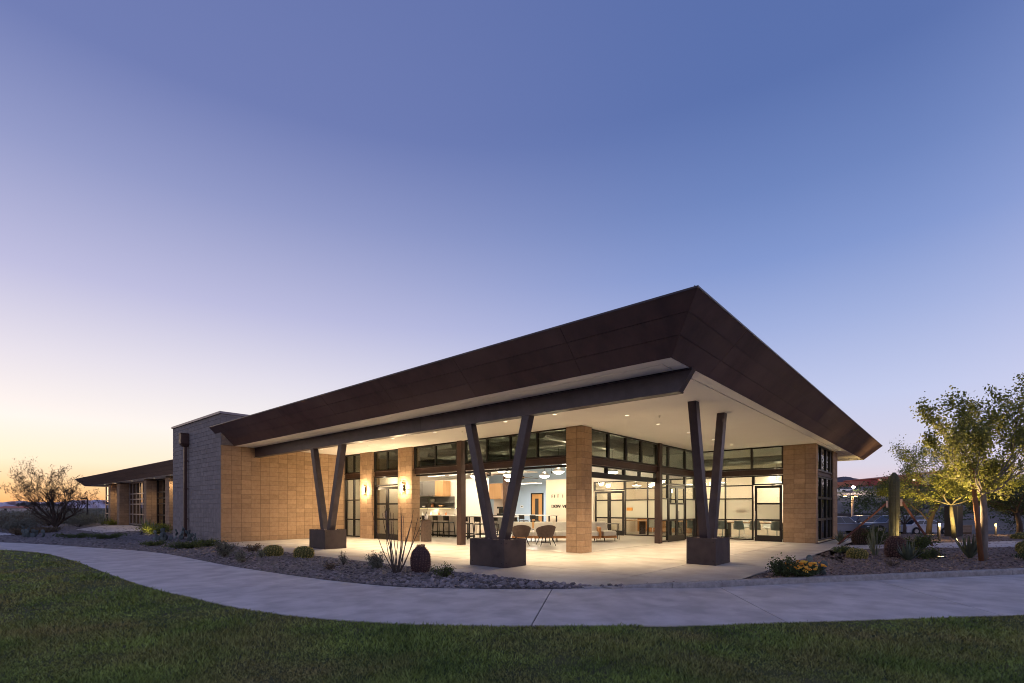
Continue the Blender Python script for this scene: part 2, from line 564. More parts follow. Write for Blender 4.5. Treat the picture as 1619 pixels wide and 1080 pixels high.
def inside(poly, x, y):
    n = len(poly); r = np.zeros(len(x), bool)
    j = n - 1
    for i in range(n):
        xi, yi = poly[i]; xj, yj = poly[j]
        c = ((yi > y) != (yj > y)) & (x < (xj - xi) * (y - yi) / (yj - yi + 1e-12) + xi)
        r ^= c
        j = i
    return r


def lerp(a, b, t): return a + (b - a) * t


def sstep(x, a, b):
    t = np.clip((np.asarray(x, float) - a) / (b - a), 0, 1)
    return t * t * (3 - 2 * t)


def spot(name, loc, power, color, size=150, blend=.6, radius=.06, direction=(0, 0, -1)):
    d = bpy.data.lights.new(name, 'SPOT')
    d.energy = power; d.color = color; d.spot_size = radians(size); d.spot_blend = blend; d.shadow_soft_size = radius
    o = bpy.data.objects.new(name, d); COL.objects.link(o)
    o.location = loc
    o.rotation_euler = Vector(direction).to_track_quat('-Z', 'Y').to_euler()
    return o


def point(name, loc, power, color, radius=.08):
    d = bpy.data.lights.new(name, 'POINT')
    d.energy = power; d.color = color; d.shadow_soft_size = radius
    o = bpy.data.objects.new(name, d); COL.objects.link(o); o.location = loc
    return o


def area(name, loc, power, color, sx, sy, direction=(0, 0, -1)):
    d = bpy.data.lights.new(name, 'AREA')
    d.shape = 'RECTANGLE'; d.size = sx; d.size_y = sy; d.energy = power; d.color = color
    o = bpy.data.objects.new(name, d); COL.objects.link(o); o.location = loc
    o.rotation_euler = Vector(direction).to_track_quat('-Z', 'Y').to_euler()
    return o


WARM = (1.0, .73, .43)
WARM2 = (1.0, .80, .55)

# ------------------------------------------------------------------ terrain, mountains
CAMA = radians(41.0594)        # angle from +x to the view direction


def polar(r, az):              # az: degrees right of the view direction
    a = CAMA - radians(az)
    return r * cos(a), r * sin(a)


def terrain_h(x, y):
    r = np.hypot(x, y)
    az = np.degrees(CAMA - np.arctan2(y, x))
    az = (az + 180) % 360 - 180
    right = sstep(az, 8, 18) * (1 - sstep(az, 80, 110))
    low = -0.30 - 1.05 * sstep(r, 24, 44) * right
    hill = right * (7.4 * sstep(r, 82, 150) + 3.0 * sstep(r, 170, 320))
    hill += right * .5 * np.sin(r * .13 + az * .4) * sstep(r, 90, 120)
    return low + hill


rs = np.concatenate([[0.0], np.geomspace(3, 9000, 90)])
azs = np.linspace(-180, 180, 181)
rows = []
for r in rs:
    row = []
    for a in azs:
        x, y = polar(r, a)
        row.append((x, y, float(terrain_h(np.array(x), np.array(y)))))
    rows.append(row)
MB().grid(rows).build('desert_ground', 'desert', smooth=True, kind='structure')


def ridge(name, mat, r, az0, az1, n, hf, depth, kind='structure', zb=-2.0):
    rows = [[], [], [], []]
    for i in range(n + 1):
        az = lerp(az0, az1, i / n)
        h = hf(i / n, az)
        for k, (dr, hh) in enumerate(((0, zb), (depth * .3, lerp(zb, h, .55)), (depth * .5, h), (depth, zb))):
            jit = 1 + .02 * sin(i * 7.3 + k * 3)
            x, y = polar((r + dr) * jit, az)
            rows[k].append((x, y, hh))
    return MB().grid(rows).build(name, mat, smooth=False, kind=kind)


def mnoise(a, seed):
    return sum(sin(a * f + seed * (k + 1.7)) / (k + 1) for k, f in enumerate((.35, .8, 1.7, 3.9, 8.1))) / 2


ridge('mountain_range', 'mountain_hazy', 7000, -75, -18, 240, lambda t, a: 52 + 30 * mnoise(a, 2.1) + (38 * math.exp(-((a + 39) / 2.2) ** 2)), 900)
ridge('mountain_range', 'mountain_hazy', 7600, 24, 75, 160, lambda t, a: 40 + 25 * mnoise(a, 4.4), 900)
# butte on the right, behind the far red building
bt = MB()
cxx, cyy = polar(900, 33.2)
bm_rows = []
for k, (rr, hh) in enumerate(((44, -5), (37, 15), (29, 30), (21, 42), (10, 45), (1, 46))):
    row = []
    for j in range(37):
        a = 2 * pi * j / 36
        q = rr * (1 + .22 * sin(a * 2 + 1) + .12 * sin(a * 5 + k * .3) + .07 * sin(a * 11))
        row.append((cxx + q * cos(a), cyy + q * sin(a), hh * (1 + .05 * sin(a * 3 + k))))
    bm_rows.append(row)
bt.grid(bm_rows).build('butte', 'butte', kind='structure')

# ------------------------------------------------------------------ sidewalk (curved), lawn, kerb
NEAR = [(-2.0, 34.5), (0.796, 27.391), (1.638, 25.258), (2.146, 23.754), (2.484, 21.7), (2.635, 18.548), (2.634, 16.028), (2.633, 12.667), (2.687, 10.717),
        (2.818, 9.363), (2.98, 7.844), (3.302, 6.586), (3.773, 5.527), (4.214, 4.818), (4.908, 3.958), (5.932, 3.116), (6.962, 2.273),
        (7.608, 1.715), (8.622, 0.813), (10.277, -0.65), (11.874, -2.074), (17.0, -6.5)]
FAR = [(-1.6, 41.5), (0.955, 32.891), (1.983, 30.58), (2.994, 27.639), (4.046, 23.526), (4.533, 21.811), (4.907, 19.367), (4.978, 17.371), (4.960, 14.175),
       (5.073, 11.846), (5.24, 9.912), (5.402, 8.888), (5.719, 7.678), (6.459, 6.527), (7.352, 5.448), (8.161, 4.81), (9.194, 4.042),
       (10.087, 3.436), (11.609, 2.418), (13.242, 1.259), (16.7, -1.218), (19.766, -3.453), (26.0, -8.2)]


def catmull(P, n):
    out = []
    P = [Vector((p[0], p[1])) for p in P]
    for i in range(len(P) - 1):
        p0, p1, p2, p3 = P[max(i - 1, 0)], P[i], P[i + 1], P[min(i + 2, len(P) - 1)]
        for k in range(n):
            t = k / n
            out.append(.5 * ((2 * p1) + (p2 - p0) * t + (2 * p0 - 5 * p1 + 4 * p2 - p3) * t * t + (3 * p1 - p0 - 3 * p2 + p3) * t ** 3))
    out.append(P[-1])
    return out


near_c, far_c = catmull(NEAR, 10), catmull(FAR, 10)


def walk_z(x, y):     # the walk drops below the planting bed towards the right
    s = y - .35 * (x - 6)
    return -0.02 - 0.085 * (1 - float(sstep(s, 2.1, 4.5)))


def nearest(c, p):
    return min(range(len(c)), key=lambda i: (c[i][0] - p[0]) ** 2 + (c[i][1] - p[1]) ** 2)


walk = MB()
jn = [(0.796, 27.39), (2.6, 17.2), (2.687, 10.717), (4.908, 3.958), (7.608, 1.715), (10.1, -0.5)]
jf = [(3.2, 27.0), (4.98, 17.6), (5.402, 8.888), (7.37, 5.44), (10.087, 3.436), (13.242, 1.259)]
jn = [(-2, 34.5)] + jn + [(17, -6.5)]
jf = [(-1.6, 41.5)] + jf + [(26, -8.2)]
jn_i = [nearest(near_c, p) for p in jn]
jf_i = [nearest(far_c, p) for p in jf]
sw = MB()
sidewalk = None
slab_defs = []
for s in range(len(jn) - 1):
    n0, n1, f0, f1 = jn_i[s], jn_i[s + 1], jf_i[s], jf_i[s + 1]
    M = max(8, n1 - n0)
    rowN, rowF = [], []
    for k in range(M + 1):
        t = k / M
        def samp(c, i0, i1):
            q = lerp(i0, i1, t); i = min(int(q), len(c) - 2); w = q - i
            return c[i] * (1 - w) + c[i + 1] * w
        rowN.append(samp(near_c, n0, n1)); rowF.append(samp(far_c, f0, f1))
    slab_defs.append((rowN, rowF))
# dark base under the slabs
rows = [[], []]
for rowN, rowF in slab_defs:
    for p, q in zip(rowN, rowF):
        rows[0].append((p[0], p[1], walk_z(*p) - .022)); rows[1].append((q[0], q[1], walk_z(*q) - .022))
sidewalk = MB().grid(rows).build('sidewalk', 'joint_dark', kind='structure')
for si, (rowN, rowF) in enumerate(slab_defs):
    # shrink both ends by a joint gap
    def shrink(row):
        row = [Vector(p) for p in row]
        if si > 0: row[0] = row[0] + (row[1] - row[0]).normalized() * .009
        if si < len(slab_defs) - 1: row[-1] = row[-1] + (row[-2] - row[-1]).normalized() * .009
        return row
    rowN, rowF = shrink(rowN), shrink(rowF)
    m = MB()
    W = 6
    top = []
    for k in range(W + 1):
        top.append([(lerp(p[0], q[0], k / W), lerp(p[1], q[1], k / W)) for p, q in zip(rowN, rowF)])
    top = [[(x, y, walk_z(x, y)) for x, y in r] for r in top]
    m.grid(top)
    ring = top[0] + [r[-1] for r in top[1:]] + top[-1][::-1][1:] + [r[0] for r in top[::-1][1:-1]]
    m.grid([[(x, y, z) for x, y, z in ring + ring[:1]], [(x, y, z - .09) for x, y, z in ring + ring[:1]]])
    m.build('slab', 'concrete_walk', sidewalk)

# lawn
lawn_rows = []
K = 46
for k in range(K + 1):
    t = (k / K) ** 1.6
    row = []
    for i, p in enumerate(near_c):
        q = Vector((lerp(-60, 22, i / (len(near_c) - 1)), lerp(42, -60, i / (len(near_c) - 1))))
        if i < len(near_c) * .5:
            q = Vector((-60, lerp(42, -30, i / (len(near_c) * .5))))
        else:
            q = Vector((lerp(-60, 22, (i / len(near_c) - .5) * 2), lerp(-30, -50, (i / len(near_c) - .5) * 2)))
        pp = Vector((p[0], p[1])) + (q - p) * t
        z = walk_z(*p) * (1 - min(1, t * 6)) - .085 * min(1, t * 6) - .016 - .012 * min(1, t * 50)
        z += .012 * sin(pp[0] * 1.3 + 1) * sin(pp[1] * 1.1) * min(1, t * 30)
        row.append((pp[0], pp[1], z))
    lawn_rows.append(row)
lawn = MB().grid(lawn_rows).build('lawn', 'lawn_soil', smooth=True, kind='structure')


def lawn_z(x, y):
    return -.10


# grass blades: near field, dense; sampled in the wedge the photograph looks at
fwd = np.array([cos(CAMA), sin(CAMA)]); rgt = np.array([sin(CAMA), -cos(CAMA)])
NB = 330000
u = RNG.uniform(0, 1, NB)
Yd = 1 / (1 / 3.2 - u * (1 / 3.2 - 1 / 30.0))
Xd = RNG.uniform(-1.12, 1.12, NB) * Yd
gx = Yd * fwd[0] + Xd * rgt[0]; gy = Yd * fwd[1] + Xd * rgt[1]
lawn_poly = [tuple(p) for p in near_c] + [(17, -30), (-60, -30), (-60, 40)]
keep = inside(lawn_poly, gx, gy)
gx, gy, Yd = gx[keep], gy[keep], Yd[keep]
# lawn height: interpolate on the lawn mesh via BVH
from mathutils.bvhtree import BVHTree
bvh = BVHTree.FromPolygons([v.co for v in lawn.data.vertices], [tuple(p.vertices) for p in lawn.data.polygons])


def drop(bv, x, y, z0=5.0, dflt=0.0):
    h = bv.ray_cast(Vector((x, y, z0)), Vector((0, 0, -1)))
    return h[0].z if h[0] is not None else dflt


gz = np.array([drop(bvh, x, y, 5, -.11) for x, y in zip(gx[::12], gy[::12])])
# coarse: reuse nearest sampled height by ordering on y/x bins
gz_full = np.empty(len(gx))
bins = {}
for x, y, z in zip(gx[::12], gy[::12], gz):
    bins.setdefault((int(x * 2), int(y * 2)), z)
gz_full = np.array([bins.get((int(x * 2), int(y * 2)), -.11) for x, y in zip(gx, gy)])
n = len(gx)
ang = RNG.uniform(0, 2 * pi, n)
hgt = RNG.uniform(.014, .050, n) * (1 + .5 * np.sin(gx * 2.1) * np.sin(gy * 1.7))
wid = np.maximum(.0042, .0013 * Yd) * RNG.uniform(.7, 1.3, n)
lean = RNG.uniform(.3, 1.2, n)[:, None] * hgt[:, None]
dl = RNG.uniform(0, 2 * pi, n)
b0 = np.stack([gx, gy, gz_full], 1)
sd = np.stack([np.cos(ang), np.sin(ang), np.zeros(n)], 1) * wid[:, None]
tipv = b0 + np.stack([np.cos(dl), np.sin(dl), np.zeros(n)], 1) * lean
tipv[:, 2] += hgt
gv = np.stack([b0 - sd, b0 + sd, tipv], 1).reshape(-1, 3)
np_mesh('grass', gv, 3, 'grass_blade', kind='stuff')

# kerb along the right bed
KERB = [(7.75, 5.02), (8.206, 4.70), (8.648, 4.40), (9.751, 3.70), (11.614, 2.419), (13.243, 1.259), (17.022, -1.342), (20.284, -3.643), (26.4, -8.1)]
kc = catmull(KERB, 8)
kerb_cuts = [nearest(kc, p) for p in ((7.75, 5.02), (9.3, 4.0), (10.2, 3.4), (13.24, 1.26), (16.5, -1.0), (26.4, -8.1))]
kerb = None
for s in range(len(kerb_cuts) - 1):
    seg = kc[kerb_cuts[s]:kerb_cuts[s + 1] + 1]
    prof = []
    for i, p in enumerate(seg):
        d = (seg[min(i + 1, len(seg) - 1)] - seg[max(i - 1, 0)]).normalized()
        nn = Vector((-d[1], d[0]))          # towards the bed
        if nn.dot(Vector((.75, .66))) < 0: nn = -nn
        pp = Vector(p)
        if i == 0 and s: pp = pp + d * .006
        if i == len(seg) - 1: pp = pp - d * .006
        ztop = min(0.008, 0.008)
        prof.append([(pp[0], pp[1], -.2), (pp[0] + nn[0] * .006, pp[1] + nn[1] * .006, ztop - .018), (pp[0] + nn[0] * .022, pp[1] + nn[1] * .022, ztop),
                     (pp[0] + nn[0] * .145, pp[1] + nn[1] * .145, ztop), (pp[0] + nn[0] * .15, pp[1] + nn[1] * .15, -.2)])
    m = MB().grid(prof)
    m.add(prof[0], [(0, 1, 2, 3, 4)]); m.add(prof[-1], [(4, 3, 2, 1, 0)])
    if kerb is None:
        kerb = m.build('kerb', 'concrete_kerb', kind='structure')
    else:
        m.build('kerb_stone', 'concrete_kerb', kerb)

# ------------------------------------------------------------------ gravel beds
PATIO_L = [(8.10, 4.66), (7.94, 5.40), (7.86, 6.6), (7.79, 8.4), (7.74, 11.0), (7.66, 14.3), (7.58, 18.0), (7.62, 22.0), (7.95, 22.94)]
far_main = [tuple(p) for p in far_c if -3 < p[0] < 8.17 and p[1] > 4.8]
bed_left_poly = far_main + PATIO_L + [(8.2, 29.4), (11.2, 33.0), (11.2, 70), (20, 110), (-20, 110), (-1.6, 41.6)]


def fill_poly(name, poly, z, mat, kind='structure', parent=None, cuts=0):
    bm = bmesh.new()
    vs = [bm.verts.new((p[0], p[1], z)) for p in poly]
    f = bm.faces.new(vs)
    bmesh.ops.recalc_face_normals(bm, faces=bm.faces)
    if bm.faces[:][0].normal.z < 0:
        bmesh.ops.reverse_faces(bm, faces=bm.faces)
    bmesh.ops.triangulate(bm, faces=bm.faces)
    me = bpy.data.meshes.new(name)
    bm.to_mesh(me); bm.free()
    me.materials.append(MATS[mat])
    return link(name, me, parent, kind=kind)


bed_left = fill_poly('gravel_bed', bed_left_poly, -0.012, 'gravel')
# right bed: kerb line lerped to a far boundary, sloping down to the parking lot
kb = [p for p in kc if p[1] <= 3.42]
tgt = catmull([(10.65, 3.2), (23.6, 3.2), (29.5, 3.2), (33, 9), (44, 26), (58, 20), (66, 5), (66, -20), (55, -60)], 12)
rows = []
KT = 44


def bed_h(x, y):
    d = x * fwd[0] + y * fwd[1]
    return -0.012 - 1.26 * float(sstep(d, 27, 43))


for k in range(KT + 1):
    t = (k / KT) ** 1.7
    row = []
    for i, p in enumerate(kb):
        q = lerp(0, len(tgt) - 1, i / (len(kb) - 1)); ii = min(int(q), len(tgt) - 2); w = q - ii
        g = tgt[ii] * (1 - w) + tgt[ii + 1] * w
        x, y = lerp(p[0], g[0], t), lerp(p[1], g[1], t)
        if k == 0:
            x += .10; y += .12
        row.append((x, y, bed_h(x, y)))
    rows.append(row)
bed_right = MB().grid(rows).build('gravel_bed', 'gravel_red', kind='structure')

# stones -------------------------------------------------------------
ico = bmesh.new(); bmesh.ops.create_icosphere(ico, subdivisions=1, radius=1)
ICO_V = np.array([v.co[:] for v in ico.verts]); ICO_F = np.array([[v.index for v in f.verts] for f in ico.faces])
ico.free()
ico2 = bmesh.new(); bmesh.ops.create_icosphere(ico2, subdivisions=2, radius=1)
ICO2_V = np.array([v.co[:] for v in ico2.verts]); ICO2_F = [[v.index for v in f.verts] for f in ico2.faces]
ico2.free()
STONE_ME = []
for k in range(9):
    v = ICO_V.copy()
    v *= (1 + RNG.uniform(-.28, .22, size=(len(v), 1)))
    v *= np.array([1.0, RNG.uniform(.6, .85), RNG.uniform(.42, .62)])
    me = bpy.data.meshes.new('stone')
    me.from_pydata(v.tolist(), [], ICO_F.tolist()); me.update()
    me.materials.append(MATS['stone'])
    STONE_ME.append(me)


def stones_joined(name, pts, sizes, mat, parent):
    n = len(pts)
    base = ICO_V[None] * (1 + RNG.uniform(-.28, .22, size=(n, len(ICO_V), 1)))
    sc = np.stack([np.ones(n), RNG.uniform(.6, .9, n), RNG.uniform(.4, .65, n)], 1) * np.asarray(sizes)[:, None]
    base = base * sc[:, None, :]
    a = RNG.uniform(0, 2 * pi, n); ca, sa = np.cos(a)[:, None], np.sin(a)[:, None]
    x = base[..., 0] * ca - base[..., 1] * sa; y = base[..., 0] * sa + base[..., 1] * ca
    v = np.stack([x, y, base[..., 2]], -1) + np.asarray(pts)[:, None, :]
    f = (ICO_F[None] + (np.arange(n) * len(ICO_V))[:, None, None]).reshape(-1, 3)
    return np_faces(name, v.reshape(-1, 3), f, mat, parent, kind='stuff')


bl = bed_left_poly
# cobbles near the patio corner, each one its own stone
cob_poly = [(5.60, 8.1), (6.46, 6.60), (7.352, 5.53), (8.1, 4.92), (8.55, 4.62), (8.30, 4.55), (8.02, 4.95), (7.90, 5.6), (7.80, 6.8), (7.72, 8.0), (7.0, 8.1), (6.2, 8.6)]
placed = []
tries = 0
while len(placed) < 300 and tries < 60000:
    tries += 1
    x, y = random.uniform(5.5, 8.7), random.uniform(4.5, 8.7)
    if not inside(cob_poly, np.array([x]), np.array([y]))[0]: continue
    r = random.uniform(.045, .085) * (1.0 if y < 7.6 else .85)
    if any((x - a) ** 2 + (y - b) ** 2 < (.80 * (r + c)) ** 2 for a, b, c in placed): continue
    placed.append((x, y, r))
for x, y, r in placed:
    o = link('stone', random.choice(STONE_ME), bed_left)
    o.location = (x, y, -.012 + r * .30)
    o.rotation_euler = (random.uniform(-.3, .3), random.uniform(-.3, .3), random.uniform(0, 6.28))
    o.scale = (r, r, r)
# smaller rock, joined
n = 26000
u = RNG.uniform(0, 1, n)
Yd = 1 / (1 / 7.5 - u * (1 / 7.5 - 1 / 42.0))
Xd = RNG.uniform(-1.1, .25, n) * Yd
px_ = Yd * fwd[0] + Xd * rgt[0]; py_ = Yd * fwd[1] + Xd * rgt[1]
k = inside(bl, px_, py_)
px_, py_, Yd = px_[k], py_[k], Yd[k]
sz = RNG.uniform(.014, .040, len(px_)) * (1 + .025 * Yd)
stones_joined('gravel_stones', np.stack([px_, py_, np.full(len(px_), -.008)], 1), sz, 'stone_joined', bed_left)
bvh_r = BVHTree.FromPolygons([v.co for v in bed_right.data.vertices], [tuple(p.vertices) for p in bed_right.data.polygons])
n = 15000
u = RNG.uniform(0, 1, n)
Yd = 1 / (1 / 8.0 - u * (1 / 8.0 - 1 / 34.0))
Xd = RNG.uniform(.12, 1.1, n) * Yd
px_ = Yd * fwd[0] + Xd * rgt[0]; py_ = Yd * fwd[1] + Xd * rgt[1]
kp = [(p[0] + .17, p[1] + .12) for p in kc]
rb_poly = kp + [(60, -10), (60, 3.15), (10.75, 3.15)]
k = inside(rb_poly, px_, py_)
px_, py_, Yd = px_[k], py_[k], Yd[k]
pz_ = np.array([bed_h(x, y) + .004 for x, y in zip(px_, py_)])
sz = RNG.uniform(.014, .038, len(px_)) * (1 + .025 * Yd)
stones_joined('gravel_stones', np.stack([px_, py_, pz_], 1), sz, 'stone_red', bed_right)

# ------------------------------------------------------------------ patio slabs, paths
patio = fill_poly('patio', PATIO_L[:-1] + [(7.9, 22.93), (13.55, 22.93), (13.55, 9.2), (23.48, 9.2), (23.48, 4.1), (28.6, 4.1), (28.6, 3.4), (23.3, 3.26), (10.66, 3.26), (9.75, 3.86), (8.6, 4.56)],
                  -0.006, 'joint_dark')


def clipx(poly, a, b, axis):
    for lim, sgn in ((a, 1), (b, -1)):
        out = []
        for i in range(len(poly)):
            p, q = poly[i], poly[(i + 1) % len(poly)]
            dp, dq = (p[axis] - lim) * sgn, (q[axis] - lim) * sgn
            if dp >= 0: out.append(p)
            if (dp > 0) != (dq > 0) and abs(dp - dq) > 1e-9:
                t = dp / (dp - dq)
                out.append((lerp(p[0], q[0], t), lerp(p[1], q[1], t)))
        poly = out
        if len(poly) < 3: return []
    return poly


def slabs(poly, xs, ys, parent, mat='concrete_patio', g=.009, z0=-.12, z1=0.0):
    for i in range(len(xs) - 1):
        for j in range(len(ys) - 1):
            p = clipx(poly, xs[i] + g, xs[i + 1] - g, 0)
            if p: p = clipx(p, ys[j] + g, ys[j + 1] - g, 1)
            if p and len(p) >= 3:
                MB().prism(p, z0, z1).build('slab', mat, parent)


front_poly = PATIO_L[:-1] + [(7.9, 22.93), (13.53, 22.93), (13.53, 3.24), (10.66, 3.24), (9.80, 3.84), (8.65, 4.54)]
slabs(front_poly, [7, 9.85, 13.53], [3.24, 5.1, 8.9, 12.9, 16.9, 20.0, 22.93], patio)
slabs([(13.54, 3.24), (23.44, 3.24), (23.44, 8.98), (13.54, 8.98)], [13.54, 18.4, 23.44], [3.24, 5.1, 8.98], patio)
MB().prism([(23.45, 3.26), (28.5, 3.3), (28.5, 4.1), (23.45, 4.1)], -.12, -.003).build('slab', 'concrete_patio', patio)
# garden path leading off to the right
pN = catmull([(20.331, 3.20), (22.503, 1.862), (24.225, 0.33), (25.488, -0.892), (26.603, -1.94), (31.0, -6.5)], 6)
pF = catmull([(22.9, 3.22), (24.645, 2.039), (27.541, 0.375), (29.553, -1.035), (31.482, -2.296), (37.5, -7.0)], 6)
path = None
for s in range(0, len(pN) - 1, 6):
    m = MB()
    top = [[(p[0], p[1], .004) for p in pN[s:s + 7]], [(p[0], p[1], .004) for p in pF[s:s + 7]]]
    m.grid(top)
    ring = top[0] + top[1][::-1] + top[0][:1]
    m.grid([ring, [(x, y, -.15) for x, y, z in ring]])
    if path is None:
        path = m.build('path', 'concrete_walk', kind='structure')
    else:
        m.build('slab', 'concrete_walk', path)
# entrance walk of the far wing
fill_poly('path', [(6.6, 37.5), (9.5, 39.0), (10.4, 44), (11.05, 52), (9.0, 52), (6.4, 44)], 0.002, 'concrete_walk')
# pale path at far left
fill_poly('path', [(1.2, 36.5), (3.2, 38.2), (2.2, 47), (-3.0, 52), (-4, 46)], 0.0, 'concrete_walk')

# parking lot on the lower ground at the right
plx = []
for r, a in ((44, 24), (44, 60), (84, 60), (84, 24)):
    plx.append(polar(r, a))
arc = [polar(43.5, a) for a in range(20, 66, 4)] + [polar(80, a) for a in range(64, 18, -4)]
parking = fill_poly('parking_lot', arc, -1.17, 'asphalt')
for a in range(26, 60, 3):
    p, q = Vector(polar(56, a)), Vector(polar(61, a))
    d = (q - p).normalized(); nn = Vector((-d[1], d[0])) * .05
    MB().prism([(p + nn)[:], (q + nn)[:], (q - nn)[:], (p - nn)[:]], -1.166, -1.162).build('parking_line', 'road_paint', parking)

# ------------------------------------------------------------------ main building
BX, BY = 13.55, 9.0        # facade planes (front facade faces -x, garden facade faces -y)
bld = thing('clubhouse', 'single storey tan block pavilion with a flared dark metal roof and glowing glass front', 'building', (13.6, 9.2, 0), world=True)
SOF = 4.05

# roof: fascia panels on the two visible sides, flared outwards
XL, YL, YE, XE = 8.48, 3.72, 23.57, 33.4
FO = .76


def fascia_pt(side, s, t):
    if side == 'front': return (XL - FO * t, s, SOF + FO * t)
    if side == 'right': return (s, YL - FO * t, SOF + FO * t)
    if side == 'end': return (XE + FO * t, s, SOF + FO * t)


roof = MB()
roof.prism([(XL - FO + .03, YL - FO + .03), (XE + FO - .03, YL - FO + .03), (XE + FO - .03, 30), (16, 30), (16, YE), (XL - FO + .03, YE)], SOF + FO - .02, SOF + FO + .02)
roof = roof.build('roof', 'dark_steel', bld)
bs = [0, .355, .69, 1.0]
fj_front = [3.72, 5.55, 8.5, 11.42, 14.36, 17.3, 20.25, 23.57]
fj_right = [8.48, 10.2, 13.3, 16.35, 19.4, 22.45, 25.5, 28.55, 31.6, 33.4]
for side, js in (('front', fj_front), ('right', fj_right), ('end', [3.72, 7.0, 12.0, 17.0, 23.57])):
    for i in range(len(js) - 1):
        for r in range(3):
            t0, t1 = bs[r] + .0035, bs[r + 1] - .0035
            pts = []
            for t, sa in ((t0, 0), (t0, 1), (t1, 1), (t1, 0)):
                s = js[i + sa]
                if sa == 0: s += .004
                else: s -= .004
                if i == 0 and sa == 0:
                    s = (YL if side in ('front', 'end') else XL) - FO * t + .002
                if side == 'right' and i == len(js) - 2 and sa == 1:
                    s = XE + FO * t - .002
                pts.append(fascia_pt(side, s, t))
            nv = {'front': Vector((1, 0, 1)), 'right': Vector((0, 1, 1)), 'end': Vector((-1, 0, 1))}[side].normalized()
            jit = random.uniform(0, .0025)
            outer = [Vector(p) - nv * jit for p in pts]
            inner = [Vector(p) + nv * .03 for p in pts]
            MB().hexa(outer + inner).build('fascia_panel', 'weathered_steel', roof)
# backing behind the fascia joints and a drip edge at the top
bk = MB()
for side, a, b in (('front', YL, YE), ('right', XL, XE), ('end', YL, YE)):
    nv = {'front': Vector((1, 0, 1)), 'right': Vector((0, 1, 1)), 'end': Vector((-1, 0, 1))}[side].normalized() * .034
    q = []
    for t, e in ((0, 0), (0, 1), (1, 1), (1, 0)):
        s = (a, b)[e]
        if e == 0: s -= FO * t
        if side == 'right' and e == 1: s += FO * t
        q.append(Vector(fascia_pt(side, s, t)) + nv)
    bk.hexa(q + [p + nv for p in q])
bk.build('fascia_backing', 'dark_steel', roof)
de = MB()
zt = SOF + FO
de.box(XL - FO - .012, XL - FO + .05, YL - FO + .05, YE, zt - .004, zt + .026)
de.box(XL - FO - .012, XE + FO + .012, YL - FO - .012, YL - FO + .05, zt - .003, zt + .025)
de.box(XE + FO - .05, XE + FO + .012, YL - FO + .05, YE, zt - .004, zt + .026)
de.build('drip_edge', 'dark_steel', roof)
# closing end of the flare beside the tower
MB().add([(XL, YE, SOF), (XL - FO, YE, SOF + FO), (XL + 1, YE, SOF + FO), (XL + 1, YE, SOF), (XL, YE + .03, SOF), (XL - FO, YE + .03, SOF + FO), (XL + 1, YE + .03, SOF + FO), (XL + 1, YE + .03, SOF)],
         [(0, 1, 2, 3), (7, 6, 5, 4), (0, 4, 5, 1), (1, 5, 6, 2), (2, 6, 7, 3), (3, 7, 4, 0)]).build('fascia_end', 'dark_steel', roof)

# soffit: edge trim, reveal groove, main sheets
def ell(x0, y0, x1f, y1f, z0, z1, x1=None):
    return MB().prism([(x0, y0), (x1, y0), (x1, 4.22), (23.52, 4.22), (23.52, BY + .04), (BX + .05, BY + .04), (BX + .05, 22.97), (x0, 22.97)], z0, z1)


sof = ell(XL + .30, YL + .30, 0, 0, SOF, SOF + .03, XE - .30).build('soffit', 'soffit_paint', bld)
trim = MB()
trim.box(XL + .004, XL + .275, YL + .004, 22.97, SOF - .002, SOF + .026)
trim.box(XL + .275, XE - .004, YL + .004, YL + .275, SOF - .002, SOF + .026)
trim.box(XE - .275, XE - .004, YL + .275, 20, SOF - .002, SOF + .026)
trim.build('edge_trim', 'soffit_paint', sof)
back_ = MB().prism([(XL, YL), (XE, YL), (XE, 20), (28.4, 20), (28.4, 4.3), (XL + 1, 4.3), (XL + 1, 22.9), (XL, 22.9)], SOF + .04, SOF + .06)
back_.build('reveal_backing', 'frame_black', sof)
MB().box(28.42, XE - .3, 4.23, 20, SOF, SOF + .03).build('end_sheet', 'soffit_paint', sof)
# recessed downlights
DOWN = [(11.45, 8.4), (11.45, 10.25), (11.45, 11.9), (11.45, 13.5), (11.2, 14.8), (11.45, 15.9), (11.15, 17.1), (11.5, 19.3), (11.45, 21.2),
        (12.9, 6.95), (14.9, 6.95), (17.3, 6.95), (19.7, 6.95), (21.8, 6.95), (30.8, 6.5), (30.8, 11.5)]
ring_me = MB().lathe([(.080, .004), (.080, -.006), (.058, -.008), (.054, .003)], 20).mesh('downlight')
ring_me.materials.append(MATS['white_wall'])
disc_me = MB().lathe([(.052, .002), (.052, -.003)], 16).mesh('lamp_face')
disc_me.materials.append(MATS['lamp_face'])
for x, y in DOWN:
    r = link('downlight', ring_me, sof, loc=None)
    r.location = Vector((x, y, SOF - .001))
    d = link('lamp_face', disc_me, sof)
    d.location = (x, y, SOF - .006)
    spot('downlight_lamp', (x, y, SOF - .03), 600 if x < 28 else 330, WARM, 94, 1.0, .05)
for x, y in ((13.6, 6.3), (11.9, 12.6), (18.6, 7.4), (12.0, 18.4)):
    MB().lathe([(.035, .0), (.035, -.01), (.012, -.014), (.012, -.05), (.022, -.055), (.02, -.06)], 10, (x, y, SOF)).build('sprinkler', 'white_wall', sof)

# walls of blocks ---------------------------------------------------
BH = .2032


